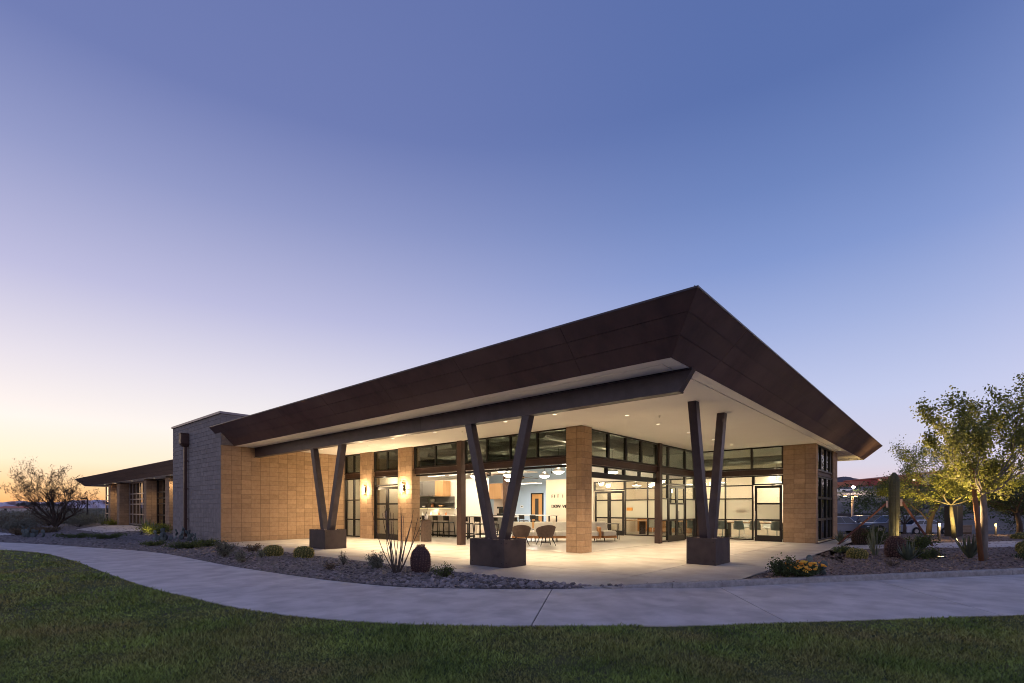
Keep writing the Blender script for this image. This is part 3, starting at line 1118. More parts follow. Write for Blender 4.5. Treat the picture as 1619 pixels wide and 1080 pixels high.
def block_mesh(lx, ly, h=BH, g=.005, mat='tan_block', c=.006):
    m = MB()
    x0, x1, y0, y1, z0, z1 = g, lx - g, g, ly - g, g, h - g
    o = [(x0 + c, y0), (x1 - c, y0), (x1, y0 + c), (x1, y1 - c), (x1 - c, y1), (x0 + c, y1), (x0, y1 - c), (x0, y0 + c)]
    m.prism(o, z0, z1)
    me = m.mesh('block')
    bm = bmesh.new(); bm.from_mesh(me); bmesh.ops.recalc_face_normals(bm, faces=bm.faces); bm.to_mesh(me); bm.free()
    me.materials.append(MATS[mat])
    return me


B1616 = block_mesh(.3956, .3956); B88 = block_mesh(.2044, .2044); B816 = block_mesh(.2044, .40); B168 = block_mesh(.40, .2044)


def put(me, parent, x, y, z):
    o = link('block', me, parent)
    o.location = (x, y, z)
    return o


# corner column 24 x 24 in
cx0, cy0 = 13.53, 8.87
colm = MB().box(cx0 + .012, cx0 + .598, cy0 + .012, cy0 + .598, 0, SOF).build('column', 'mortar', bld)
for k in range(20):
    z = k * .2025
    put(B88, colm, cx0, cy0, z)
    put(B816, colm, cx0, cy0 + .2044, z)
    put(B168, colm, cx0 + .2044, cy0, z)
    put(B1616, colm, cx0 + .2084, cy0 + .2084, z)


def bricks(m, x0, x1, y0, y1, z0, z1, face, bw=.4, bh=.2025, g=.005, d=.03, off=0.0, run=False):
    """block faces laid proud of a core; face '-x' or '-y': the visible side"""
    rows = int(round((z1 - z0) / bh))
    for r in range(rows):
        za, zb = z0 + r * bh + g, z0 + (r + 1) * bh - g
        a, b = (y0, y1) if face in ('-x', '+x') else (x0, x1)
        s = a - off - (bw / 2 if (run and r % 2) else 0)
        while s < b - .02:
            u0, u1 = max(a, s) + g, min(b, s + bw) - g
            if u1 - u0 > .03:
                if face == '-x': m.box(x0 - d, x0, u0, u1, za, zb)
                elif face == '-y': m.box(u0, u1, y0 - d, y0, za, zb)
                elif face == '+x': m.box(x1, x1 + d, u0, u1, za, zb)
            s += bw
    return m


def pier(x0, x1, y0, y1, sides=('-x', '-y')):
    core = MB().box(x0 + .03, x1, y0 + .03, y1, 0, SOF).build('pier', 'mortar', bld)
    m = MB()
    bricks(m, x0 + .03, x1, y0, y1, 0, SOF, '-x', off=0)
    if '-y' in sides:
        bricks(m, x0 + .032, x1, y0 + .03, y1, 0, SOF, '-y', off=0)
    m.build('block', 'tan_block_joined', core, kind='stuff')
    return core


pier1 = pier(13.50, 13.95, 20.40, 21.37)
pier2 = pier(13.50, 13.95, 17.42, 18.40)
# right-hand pier: three stacks of single blocks on its face
pr = MB().box(23.53, 24.0, 4.225, 5.42, 0, SOF).build('pier', 'mortar', bld)
B_R = block_mesh(.30, .405)
for k in range(20):
    for j in range(3):
        put(B_R, pr, 23.5, 4.195 + j * .405, k * .2025)
# end pier of the building at the right
ep = MB().box(27.33, 28.4, 4.23, 4.7, 0, SOF).build('pier', 'mortar', bld)
m = MB(); bricks(m, 27.33, 28.4, 4.23, 4.7, 0, SOF, '-y'); m.build('block', 'tan_block_joined', ep, kind='stuff')
MB().box(28.37, 28.4, 4.7, 24, 0, SOF + .3).build('end_wall', 'tan_block_joined', bld)

# tan wall beside the patio (stack bond) and the grey tower behind it
TW = 22.95
tw = MB().box(8.06, 13.62, TW + .012, TW + .2, 0, SOF + .02).build('patio_wall', 'mortar', bld)
B_T = block_mesh(.40, .18)
for k in range(20):
    for j in range(8):
        put(B_T, tw, 7.955 + j * .40, TW, k * .2025)
m = MB()
bricks(m, 7.955 + 8 * .4, 13.62, TW + .03, TW + .2, 0, SOF, '-y')
m.build('block', 'tan_block_joined', tw, kind='stuff')
tower = MB().box(7.98, 15.0, TW + .03, 29.25, -.05, 5.36)
tower = tower.build('tower', 'mortar_grey', bld)
m = MB()
bricks(m, 7.98, 15, TW + .03, 29.27, 0.0, 1.62, '-x', bw=.2, bh=.2025, d=.022)
bricks(m, 7.98, 15, TW + .03, 29.27, 1.62, 1.82, '-x', bw=.4, bh=.2, d=.022)
bricks(m, 7.98, 15, TW + .03, 29.27, 1.82, 2.83, '-x', bh=.2025, bw=.3, d=.022)
bricks(m, 7.98, 15, TW + .03, 29.27, 2.83, 3.03, '-x', bw=.4, bh=.2, d=.022)
bricks(m, 7.98, 15, TW + .03, 29.27, 3.03, 5.36, '-x', run=True, bh=.1942, bw=.4, d=.022)
bricks(m, 7.96, 15, TW + .03, 29.27, SOF + .04, 5.36, '-y', run=True, bh=.1942)
m.build('block', 'grey_block', tower, kind='stuff')
cp = MB()
cp.box(7.90, 15.05, TW - .04, TW + .06, 5.36, 5.45)
cp.box(7.90, 8.0, TW + .06, 29.30, 5.36, 5.451)
cp.box(8.0, 15.05, TW + .06, 29.3, 5.352, 5.38)
cp.build('parapet_cap', 'cap_metal', tower)
# conductor head and downpipe on the tower
ds = MB()
hy = 27.0
ds.prism([(7.62, hy - .17), (7.94, hy - .17), (7.94, hy + .17), (7.62, hy + .17)], 4.42, 4.86)
ds.box(7.60, 7.94, hy - .19, hy + .19, 4.86, 4.90)
ds.hexa([(7.72, hy - .08, 4.28), (7.94, hy - .08, 4.28), (7.94, hy + .08, 4.28), (7.72, hy + .08, 4.28), (7.62, hy - .17, 4.419), (7.94, hy - .17, 4.419), (7.94, hy + .17, 4.419), (7.62, hy + .17, 4.419)])
head = ds.build('rain_head', 'brown_steel', tower)
MB().box(7.612, 7.619, hy - .11, hy + .05, 4.50, 4.60).build('overflow_slot', 'frame_black', head)
dp = MB()
dp.box(7.78, 7.90, hy - .06, hy + .06, .10, 4.28)
dp.hexa([(7.58, hy - .06, -.01), (7.62, hy - .06, .06), (7.62, hy + .06, .06), (7.58, hy + .06, -.01), (7.78, hy - .06, .02), (7.79, hy - .06, .12), (7.79, hy + .06, .12), (7.78, hy + .06, .02)])
for z in (.9, 2.3, 3.6):
    dp.box(7.775, 7.94, hy - .075, hy + .075, z, z + .05)
dp.build('downpipe', 'brown_steel', tower)

# canopy beam and V columns ------------------------------------------
def beam_seg(y0, y1, xc=9.4, cut0=0.0):
    m = MB()
    z0, z1 = 3.63, SOF - .004
    def flange(za, zb, hw):
        c = [y0 + cut0 * (1 - (z - z0) / (z1 - z0)) for z in (za, zb)]
        m.hexa([(xc - hw, c[0], za), (xc + hw, c[0], za), (xc + hw, y1, za), (xc - hw, y1, za), (xc - hw, c[1], zb), (xc + hw, c[1], zb), (xc + hw, y1, zb), (xc - hw, y1, zb)])
    flange(z0, z0 + .022, .12)
    flange(z0 + .0225, z1 - .0225, .085)
    flange(z1 - .022, z1, .12)
    return m


cb = beam_seg(3.66, 11.60, cut0=.27).build('canopy_beam', 'dark_steel', bld)
beam_seg(11.606, 22.94).build('beam_segment', 'dark_steel', cb)
MB().box(9.311, 9.314, 11.597, 11.609, 3.66, 4.02).build('beam_joint', 'frame_black', cb)


def v_column(cx, cy, along, top_half, bot_half, ztop, blx, bly):
    g = MB()
    t = .012
    hx, hy_ = blx / 2, bly / 2
    # open steel box: four plates with a rim
    g.box(cx - hx, cx - hx + t, cy - hy_, cy + hy_, 0, .67)
    g.box(cx + hx - t, cx + hx, cy - hy_, cy + hy_, 0, .67)
    g.box(cx - hx + t, cx + hx - t, cy - hy_, cy - hy_ + t, 0, .67)
    g.box(cx - hx + t, cx + hx - t, cy + hy_ - t, cy + hy_, 0, .67)
    base = g.build('v_column', 'planter_steel', bld)
    MB().box(cx - hx + t, cx + hx - t, cy - hy_ + t, cy + hy_ - t, .3, .625).build('fill', 'stone_joined', base)
    w = .10
    for s in (-1, 1):
        m = MB()
        b, tp = s * bot_half, s * top_half
        if along == 'y':
            q = [(cx - w, cy + b - .11, .55), (cx + w, cy + b - .11, .55), (cx + w, cy + b + .11, .55), (cx - w, cy + b + .11, .55),
                 (cx - w, cy + tp - .11, ztop), (cx + w, cy + tp - .11, ztop), (cx + w, cy + tp + .11, ztop), (cx - w, cy + tp + .11, ztop)]
        else:
            q = [(cx + b - .11, cy - w, .55), (cx + b + .11, cy - w, .55), (cx + b + .11, cy + w, .55), (cx + b - .11, cy + w, .55),
                 (cx + tp - .11, cy - w, ztop), (cx + tp + .11, cy - w, ztop), (cx + tp + .11, cy + w, ztop), (cx + tp - .11, cy + w, ztop)]
        m.hexa(q)
        a = m.build('arm', 'dark_steel', base)
    # pebbles showing above the rim
    n = 90
    pp = np.stack([RNG.uniform(cx - hx + .05, cx + hx - .05, n), RNG.uniform(cy - hy_ + .05, cy + hy_ - .05, n), np.full(n, .645)], 1)
    stones_joined('pebbles', pp - np.array([[13.6, 9.2, 0]]) * 0, RNG.uniform(.025, .045, n), 'stone_red', base)
    bolts = MB()
    for bz in (.10, .57):
        for f in (-.42, .42):
            bolts.box(cx - hx - .006, cx - hx - .0005, cy + f * bly - .012, cy + f * bly + .012, bz, bz + .024)
            bolts.box(cx + f * blx - .012, cx + f * blx + .012, cy - hy_ - .006, cy - hy_ - .0005, bz, bz + .024)
    bolts.build('bolt', 'frame_black', base)
    return base


v_column(9.40, 8.66, 'y', .98, .19, 3.629, .82, 1.17)
v_column(9.40, 16.95, 'y', .98, .19, 3.629, .82, 1.10)
v_column(13.36, 4.84, 'x', 1.02, .21, SOF - .005, 1.06, .74)

# windows, doors, lintels ---------------------------------------------
def box_uv(m, ax, d0, d1, u0, u1, z0, z1):
    if ax == 'x': m.box(d0, d1, u0, u1, z0, z1)      # plane x = const, u runs along y
    else: m.box(u0, u1, d0, d1, z0, z1)


def window(name, ax, d, u0, u1, z0, z1, mull=(), trans=(), fw=.055, mw=.05, dep=.11, gmat='pane_glass', mid=None, parent=None, fmat='frame_black', skip=()):
    parent = parent or bld
    m = MB()
    box_uv(m, ax, d, d + dep, u0, u0 + fw, z0, z1)
    box_uv(m, ax, d, d + dep, u1 - fw, u1, z0, z1)
    box_uv(m, ax, d + .001, d + dep - .001, u0 + fw, u1 - fw, z0, z0 + fw)
    box_uv(m, ax, d + .001, d + dep - .001, u0 + fw, u1 - fw, z1 - fw, z1)
    us = [u0 + fw] + [c for c in mull] + [u1 - fw]
    zs = [z0 + fw] + list(trans) + [z1 - fw]
    for c in mull:
        box_uv(m, ax, d + .002, d + dep - .002, c - mw / 2, c + mw / 2, z0 + fw, z1 - fw)
    for i in range(len(us) - 1):
        a = us[i] + (mw / 2 if i else 0); b = us[i + 1] - (mw / 2 if i < len(us) - 2 else 0)
        for t in trans:
            box_uv(m, ax, d + .006, d + dep - .006, a, b, t - mw / 2, t + mw / 2)
    w = m.build(name, fmat, parent)
    for i in range(len(us) - 1):
        a = us[i] + (mw / 2 if i else 0); b = us[i + 1] - (mw / 2 if i < len(us) - 2 else 0)
        for j in range(len(zs) - 1):
            if (i, j) in skip: continue
            za = zs[j] + (mw / 2 if j else 0); zb = zs[j + 1] - (mw / 2 if j < len(zs) - 2 else 0)
            q = MB()
            box_uv(q, ax, d + dep * .5 - .005, d + dep * .5 + .005, a - .002, b + .002, za - .002, zb + .002)
            q.build('pane', (mid if (mid and j == 1) else gmat), w)
    return w


def door(ax, d, u0, u1, z1=2.40, hside=1, mid=None, kick=.26, parent=None, rails=(.92, 1.62), hinge='lo'):
    parent = parent or bld
    st = .10
    m = MB()
    box_uv(m, ax, d + .02, d + .075, u0 + .006, u0 + st, .01, z1)
    box_uv(m, ax, d + .02, d + .075, u1 - st, u1 - .006, .01, z1)
    box_uv(m, ax, d + .022, d + .073, u0 + st, u1 - st, .01, kick)
    box_uv(m, ax, d + .022, d + .073, u0 + st, u1 - st, z1 - .11, z1)
    for r in rails:
        box_uv(m, ax, d + .024, d + .071, u0 + st, u1 - st, r - .035, r + .035)
    dr = m.build('door', 'frame_black', parent)
    zs = [kick] + list(rails) + [z1 - .11]
    for j in range(len(zs) - 1):
        q = MB()
        za = zs[j] + (.035 if j else 0); zb = zs[j + 1] - (.035 if j < len(zs) - 2 else 0)
        box_uv(q, ax, d + .042, d + .052, u0 + st, u1 - st, za, zb)
        q.build('pane', (mid if (mid and j == 1) else 'pane_glass'), dr)
    hu = u1 - .05 if hside > 0 else u0 + .05
    h = MB()
    if ax == 'x':
        h.tube([(d + .02, hu, .95), (d - .04, hu, .95), (d - .04, hu, 1.30), (d + .02, hu, 1.30)], .012, 6)
    else:
        h.tube([(hu, d + .02, .95), (hu, d - .04, .95), (hu, d - .04, 1.30), (hu, d + .02, 1.30)], .012, 6)
    h.build('handle', 'chrome', dr)
    return dr


def lintel(ax, d, u0, u1, z0=2.88, z1=3.115):
    m = MB()
    box_uv(m, ax, d - .03, d + .13, u0, u1, z0, z0 + .018)
    box_uv(m, ax, d + .035, d + .06, u0, u1, z0 + .0182, z1 - .0182)
    box_uv(m, ax, d - .03, d + .13, u0, u1, z1 - .018, z1)
    return m.build('lintel', 'brown_steel', bld)


# front facade
FX = 13.62
window('window', 'x', FX, 21.38, 22.93, .03, 2.87, mull=(22.15,), trans=(.88, 1.82))
lintel('x', FX, 21.38, 22.93)
window('window', 'x', FX, 21.38, 22.93, 3.12, SOF, mull=(22.15,), gmat='clerestory_glass')
window('window', 'x', FX, 18.41, 20.39, 2.44, 2.87, mull=())
lintel('x', FX, 18.41, 20.39)
window('window', 'x', FX, 18.41, 20.39, 3.12, SOF, mull=(19.38,), gmat='clerestory_glass')
m = MB(); m.box(FX, FX + .1, 18.41, 18.47, 0, 2.44); m.box(FX, FX + .1, 20.33, 20.39, 0, 2.44); m.build('door_frame', 'frame_black', bld)
door('x', FX, 18.47, 19.40, hside=1); door('x', FX, 19.40, 20.33, hside=-1)
lintel('x', FX, 14.75, 17.42); lintel('x', FX, 9.49, 14.30)
window('window', 'x', FX, 14.75, 17.42, 3.12, SOF, mull=(16.06,), gmat='clerestory_glass')
window('window', 'x', FX, 9.49, 14.30, 3.12, SOF, mull=(13.13, 11.97, 10.75), gmat='clerestory_glass')


def wpost(x, y, along):
    m = MB()
    if along == 'x':    # flanges face -x / +x
        m.box(x, x + .02, y - .11, y + .11, 0, SOF); m.box(x + .02, x + .24, y - .012, y + .012, 0, SOF); m.box(x + .24, x + .26, y - .11, y + .11, 0, SOF)
    else:
        m.box(x - .13, x + .13, y, y + .02, 0, SOF); m.box(x - .012, x + .012, y + .02, y + .22, 0, SOF); m.box(x - .13, x + .13, y + .22, y + .24, 0, SOF)
        m.box(x - .13, x - .12, y + .02, y + .22, 0, 2.87)
    return m.build('steel_post', 'brown_steel', bld)


m = MB(); m.box(13.52, 13.78, 14.40, 14.63, 0, SOF)
m.build('steel_post', 'brown_steel', bld)
m = MB(); m.box(19.32, 19.56, 8.94, 9.17, 0, SOF); m.build('steel_post', 'brown_steel', bld)
m = MB(); m.box(23.44, 23.60, 8.94, 9.14, 0, SOF); m.build('steel_post', 'brown_steel', bld)
# door track heads of the folded-up glass doors
tk = MB()
tk.box(13.72, 13.80, 9.5, 14.39, 2.78, 2.86); tk.box(13.72, 13.80, 14.64, 17.4, 2.79, 2.86)
tk.build('door_track', 'frame_black', bld)
# garden-side facade
FY = 9.03
lintel('y', FY, 14.14, 19.32); lintel('y', FY, 19.56, 23.44)
window('window', 'y', FY, 14.14, 19.32, 3.12, SOF, mull=(15.50, 16.75, 17.95), gmat='clerestory_glass', mw=.10)
window('window', 'y', FY, 19.56, 23.44, 3.12, SOF, mull=(20.40, 22.15), gmat='clerestory_glass', mw=.10)
rd = window('roll_up_door', 'y', FY + .07, 14.14, 19.32, 2.60, 2.87, mull=(15.5, 16.75, 17.95), fw=.04, mw=.10)
MB().box(14.15, 19.31, FY + .05, FY + .20, 2.46, 2.64).build('door_rail', 'frame_black', rd)
window('window', 'y', FY, 19.56, 20.38, .03, 2.87, trans=(.93, 1.82, 2.42), mid='frosted_glass')
window('window', 'y', FY, 20.38, 22.16, 2.42, 2.87)
door('y', FY, 20.42, 21.27, hside=1, mid='frosted_glass'); door('y', FY, 21.27, 22.12, hside=-1, mid='frosted_glass')
window('window', 'y', FY, 22.16, 23.44, .03, 2.87, trans=(.93, 1.82, 2.42), mid='frosted_glass')
# right wing, facing the patio
WX = 23.53
window('window', 'x', WX, 6.60, 8.93, .03, 2.84, mull=(7.78,), trans=(.92, 1.84, 2.42), mid='frosted_glass')
window('window', 'x', WX, 5.42, 6.60, 2.42, 2.84)
door('x', WX, 5.46, 6.55, hside=1, mid='frosted_glass')
lintel('x', WX, 5.42, 8.93, 2.85, 3.09)
window('window', 'x', WX, 5.42, 8.93, 3.10, SOF, mull=(6.66,), gmat='clerestory_glass', mw=.09)
# right wing, end windows facing the garden
window('window', 'y', 4.25, 23.80, 27.32, .06, 2.77, mull=(24.85, 26.0, 26.9), trans=(.95, 1.86), mw=.10, gmat='clerestory_glass')
lintel('y', 4.25, 23.80, 27.32, 2.78, 2.99)
window('window', 'y', 4.25, 23.80, 27.32, 3.0, SOF, mull=(24.85, 26.0, 26.9), mw=.10, gmat='pane_glass')
# door closer of the wing door, orange plate
MB().box(23.70, 23.715, 6.90, 7.28, 1.26, 1.42).build('notice_plate', 'orange_sign', bld)

# wall sconces on the two piers
for y, z in ((20.92, 2.28), (17.96, 2.30)):
    m = MB()
    m.box(13.40, 13.47, y - .07, y + .07, z - .14, z + .14)
    sc_ = m.build('wall_sconce', 'frame_black', pier1 if y > 19 else pier2)
    g = MB().box(13.405, 13.465, y - .060, y + .060, z - .150, z - .142).box(13.405, 13.465, y - .060, y + .060, z + .142, z + .150).box(13.385, 13.399, y - .055, y + .055, z - .12, z + .12)
    o = g.build('glow_lens', 'sconce_glow', pier1 if y > 19 else pier2)
    point('sconce_lamp', (13.30, y, z), 110, WARM, .04)

# ------------------------------------------------------------------ interior shell
floor = MB().prism([(13.545, 9.01), (23.46, 9.01), (23.46, 4.25), (28.36, 4.25), (28.36, 26.5), (15.0, 26.5), (15.0, 22.97), (13.545, 22.97)], -.1, .001)
floor = floor.build('floor', 'floor_polished', kind='structure')


def wall(name, x0, x1, y0, y1, z0, z1, mat):
    return MB().box(x0, x1, y0, y1, z0, z1).build(name, mat, kind='structure')


ceil = MB().prism([(13.76, 9.16), (23.6, 9.16), (23.6, 4.4), (28.36, 4.4), (28.36, 26.5), (15.0, 26.5), (15.0, 22.97), (13.76, 22.97)], 4.46, 4.52)
ceil.build('ceiling', 'ceiling_dark', kind='structure')
# upper bands between soffit level and ceiling
m = MB()
m.box(13.62, 13.76, 9.3, 22.97, SOF + .001, 4.5); m.box(13.76, 23.5, 9.03, 9.16, SOF + .001, 4.5); m.box(23.53, 23.65, 4.3, 9.03, SOF + .031, 4.5)
m.box(23.65, 28.36, 4.25, 4.36, SOF + .001, 4.5)
m.build('wall_head', 'ceiling_dark', kind='structure')
wall('wall_back', 27.5, 27.62, 14.8, 26.4, 0, 4.46, 'blue_wall')
wall('wall_north', 15.1, 27.5, 26.38, 26.5, 0, 4.46, 'warm_wall')
wall('wall_west', 15.02, 15.1, 23.0, 26.38, 0, 4.46, 'white_wall')
wall('wall_entry', 13.78, 15.6, 22.86, 22.94, 0, 4.46, 'warm_wall')
wall('wall_far_end', 28.24, 28.36, 4.4, 14.8, 0, 4.46, 'warm_wall')
wall('wall_message', 23.5, 23.62, 14.66, 17.85, 0, 3.06, 'warm_wall')
wall('wall_room_back', 23.62, 28.24, 14.68, 14.80, 0, 4.46, 'warm_wall')
wall('wall_return', 23.62, 23.7, 17.6, 17.85, 0, 3.06, 'warm_wall')
wall('wall_kitchen', 19.75, 19.87, 18.95, 26.3, 0, 3.06, 'white_wall')
# vestibule behind the double door
wall('wall_vestibule', 15.2, 15.3, 19.6, 22.85, 0, 3.06, 'warm_wall')
MB().box(13.95, 15.3, 19.2, 22.85, 3.06, 3.12).build('vestibule_ceiling', 'ceiling_white', kind='structure')
MB().box(18.0, 23.4, 18.4, 26.3, 3.50, 3.56).build('kitchen_ceiling', 'ceiling_white', kind='structure')
MB().box(23.66, 28.2, 4.40, 14.6, 4.08, 4.14).build('meeting_room_ceiling', 'ceiling_white', kind='structure')
# glazed meeting room wall
window('interior_window', 'x', 23.53, 9.2, 12.82, .03, 2.84, mull=(10.35, 11.55), trans=(.92, 1.84, 2.42), mid='frosted_glass')
window('interior_window', 'x', 23.53, 12.82, 14.64, 2.36, 2.84)
door('x', 23.53, 12.86, 13.73, z1=2.32, hside=1, mid='frosted_glass', rails=(.92, 1.84)); door('x', 23.53, 13.73, 14.60, z1=2.32, hside=-1, mid='frosted_glass', rails=(.92, 1.84))
wall('wall_bulkhead', 23.51, 23.63, 9.2, 14.66, 2.85, 4.45, 'ceiling_white')
MB().box(23.50, 23.528, 12.35, 12.68, 1.30, 1.46).build('notice_plate', 'orange_sign', bld)
# exposed ducts under the dark ceiling
dk = MB()
for y in (11.0, 15.5, 19.4):
    dk.tube([(14.2, y, 4.12), (23.0, y, 4.12)], .24, 12)
dk.tube([(16.0, 9.5, 3.98), (16.0, 22.5, 3.98)], .15, 10)
dk.tube([(26.6, 4.6, 3.75), (26.6, 14.4, 3.75)], .2, 12)
dk.build('duct', 'duct_metal', bld)
bm_ = MB()
for x in (15.2, 17.4, 19.6, 21.8):
    bm_.box(x - .06, x + .06, 9.2 if x < 23.5 else 4.45, 22.8 if x < 23.5 else 14.6, 4.25, 4.455)
bm_.build('ceiling_beam', 'duct_metal', bld)

# ------------------------------------------------------------------ interior lamps and furniture
def pendant(label):
    t = thing('pendant_light', label, 'pendant lamp', group='dome pendant lamps in the lounge')
    MB().tube([(0, 0, 0.0), (0, 0, 1.2)], .008, 6).build('rod', 'black_metal', t)
    MB().lathe([(.05, .02), (.10, .0), (.20, -.08), (.262, -.17), (.27, -.185)], 20).build('shade', 'duct_metal', t, smooth=True)
    MB().lathe([(.262, -.186), (.25, -.22), (.19, -.27), (.10, -.305), (.02, -.315)], 20).build('bowl', 'pendant_glow', t, smooth=True)
    return t


PEND = [(18.3, 18.4, 3.25), (18.8, 16.6, 3.25), (18.7, 13.5, 3.28), (20.8, 15.9, 3.28), (21.8, 19.2, 3.25), (20.9, 12.0, 3.3), (16.2, 11.2, 3.3), (16.4, 14.9, 3.3)]
PLAB = ['white glass dome pendant lamp above the end of the marble island', 'white glass dome pendant lamp above the tall table by the steel post', 'white glass dome pendant lamp just left of the block corner column',
        'white glass dome pendant lamp between the middle V arms and the blue wall', 'white glass dome pendant lamp before the tall wooden cupboard', 'white glass dome pendant lamp in front of the interior glass doors',
        'white glass dome pendant lamp right behind the raised glass door', 'white glass dome pendant lamp over the brown armchairs']
p0 = pendant(PLAB[0])
for i, (x, y, z) in enumerate(PEND):
    if i == 0: p0.location = (x, y, z)
    else: dup(p0, (x, y, z), label=PLAB[i])
    point('pendant_uplight', (x, y, z + .25), 28, WARM2, .1)
    point('pendant_lamp', (x, y, z - .36), 125, WARM2, .16)
q0 = pendant('white glass dome pendant lamp in the glazed meeting room, behind the double door'); q0['group'] = 'dome pendant lamps in the meeting room'
for i, (x, y) in enumerate([(25.6, 13.2), (26.6, 10.6), (25.4, 8.6), (26.6, 6.4)]):
    if i == 0: q0.location = (x, y, 2.72); q0.children[0].scale = (1, 1, .25)
    else: dup(q0, (x, y, 2.72), label='white glass dome pendant lamp in the glazed meeting room, %s' % ('', 'behind the orange notice plate', 'behind the right V column', 'over the single glass door')[i])
    point('pendant_uplight', (x, y, 2.95), 20, WARM2, .1)
    point('pendant_lamp', (x, y, 2.36), 90, WARM2, .16)

LLAB = ['white linear ceiling lamp over the marble island, middle of the front row', 'white linear ceiling lamp in front of the grey wall cabinet', 'white linear ceiling lamp in the back row behind the kitchen partition, right one',
        'white linear ceiling lamp in the back row behind the kitchen partition, left one', 'white linear ceiling lamp nearest the steel post of the opening']
for (x, y) in ((18.4, 21.6), (18.4, 23.4), (20.8, 22.4), (20.8, 24.4), (18.4, 19.6)):
    t = thing('linear_light', LLAB.pop(0), 'ceiling lamp', (x, y, 3.46), group='linear lamps over the kitchen')
    MB().box(-.06, .06, -.75, .75, -.03, .04).build('housing', 'white_wall', t)
    MB().box(-.05, .05, -.74, .74, -.036, -.0305).build('diffuser', 'linear_glow', t)
    area('linear_lamp', (x, y, 3.41), 48, WARM2, .1, 1.4)
area('kitchen_spill_lamp', (24.9, 20.5, 2.95), 150, (1, .96, .92), .5, 2.0)
t = thing('linear_light', 'linear lamp in front of the blue wall', 'ceiling lamp', (24.9, 20.5, 3.0))
MB().box(-.3, .3, -1.05, 1.05, -.02, .03).build('housing', 'white_wall', t)
MB().box(-.28, .28, -1.03, 1.03, -.026, -.0205).build('diffuser', 'linear_glow', t)
# spot washing the message wall
spot('wall_wash_lamp', (22.6, 16.8, 3.35), 55, WARM2, 60, .8, .04, (.75, .02, -1))
t = thing('track_spot', 'small black track spot aimed at the message wall', 'spotlight', (22.6, 16.8, 3.40))
MB().tube([(0, 0, .06), (.05, 0, -.04)], .04, 10).build('body', 'black_metal', t); MB().tube([(0, 0, .06), (0, 0, 1.05)], .01, 6).build('rod', 'black_metal', t)
# vestibule light
point('vestibule_lamp', (14.6, 21.0, 2.75), 45, WARM2, .12)
t = thing('ceiling_lamp', 'round flush lamp on the vestibule ceiling', 'ceiling lamp', (14.6, 21.0, 3.05))
MB().lathe([(.20, 0), (.20, -.05), (.17, -.08), (.02, -.09)], 18).build('diffuser', 'pendant_glow', t)
MB().lathe([(.22, .008), (.22, -.02), (.205, -.021)], 18).build('rim', 'black_metal', t)


def ceiling_fan(label, loc, rz):
    t = thing('ceiling_fan', label, 'ceiling fan', loc, rz)
    MB().tube([(0, 0, .10), (0, 0, 1.2)], .018, 8).build('rod', 'black_metal', t)
    MB().lathe([(.06, .14), (.12, .10), (.13, 0), (.09, -.08), (.03, -.10)], 16).build('motor', 'black_metal', t, smooth=True)
    me = MB().hexa([(.10, -.05, -.005), (1.05, -.085, -.02), (1.05, .085, .02), (.10, .05, .005), (.10, -.05, .01), (1.05, -.085, -.008), (1.05, .085, .032), (.10, .05, .02)]).mesh('blade')
    me.materials.append(MATS['dark_wood'])
    for k in range(4):
        link('blade', me, t, loc=(0, 0, 0), rz=k * pi / 2 + .3)
    return t


ceiling_fan('ceiling fan with dark wooden blades nearest the kitchen', (19.6, 18.7, 3.22), .3)
ceiling_fan('ceiling fan with dark wooden blades in front of the blue wall', (22.6, 18.9, 3.18), .9)

# kitchen shelving on the partition
t = thing('wall_shelves', 'pair of dark floating shelves under a grey cabinet in the kitchen', 'shelves', (19.75, 22.0, 0), world=True)
MB().box(19.42, 19.748, 21.55, 24.8, 1.74, 1.80).build('shelf', 'cabinet_grey', t)
MB().box(19.42, 19.748, 21.55, 24.8, 1.42, 1.47).build('shelf', 'cabinet_grey', t)
MB().box(19.70, 19.747, 21.55, 24.8, 1.471, 2.10).build('back_panel', 'cabinet_grey', t)
MB().box(19.46, 19.49, 21.6, 24.7, 1.412, 1.419).build('light_strip', 'strip_glow', t)
area('shelf_lamp', (19.55, 23.2, 1.40), 20, WARM, .05, 2.8, (.35, 0, -1))
t = thing('upper_cabinet', 'grey wall cabinet with a wooden end panel over the shelves', 'cabinet', (19.75, 23.0, 2.1), world=True)
MB().box(19.17, 19.748, 22.61, 24.9, 2.16, 3.0).build('carcass', 'cabinet_grey', t)
MB().box(19.17, 19.748, 21.90, 22.60, 2.10, 3.0).build('open_bay', 'cabinet_wood', t)
MB().box(19.15, 19.166, 23.74, 23.752, 2.17, 2.99).build('door_gap', 'frame_black', t)
items = [('white_bowl', 'white bowl on the lower shelf', 'bowl', 24.1, 1.471, 'white_ware', [(.05, 0), (.09, .03), (.13, .09), (.125, .09)]),
         ('terracotta_jar', 'terracotta jar on the lower shelf', 'jar', 23.3, 1.471, 'terracotta', [(.07, 0), (.10, .05), (.10, .15), (.06, .19), (.07, .21)]),
         ('wooden_bowl', 'wide wooden bowl on the lower shelf', 'bowl', 22.5, 1.471, 'cabinet_wood', [(.08, 0), (.15, .06), (.20, .14), (.19, .14)]),
         ('white_jar', 'pale jar on the upper shelf', 'jar', 23.3, 1.801, 'linen', [(.10, 0), (.14, .04), (.14, .14), (.10, .18)])]
for nm, lab, cat, y, z, mt, prof in items:
    MB().lathe(prof, 14).build(nm, mt, None, smooth=True, loc=(19.58, y, z), label=lab, cat=cat)
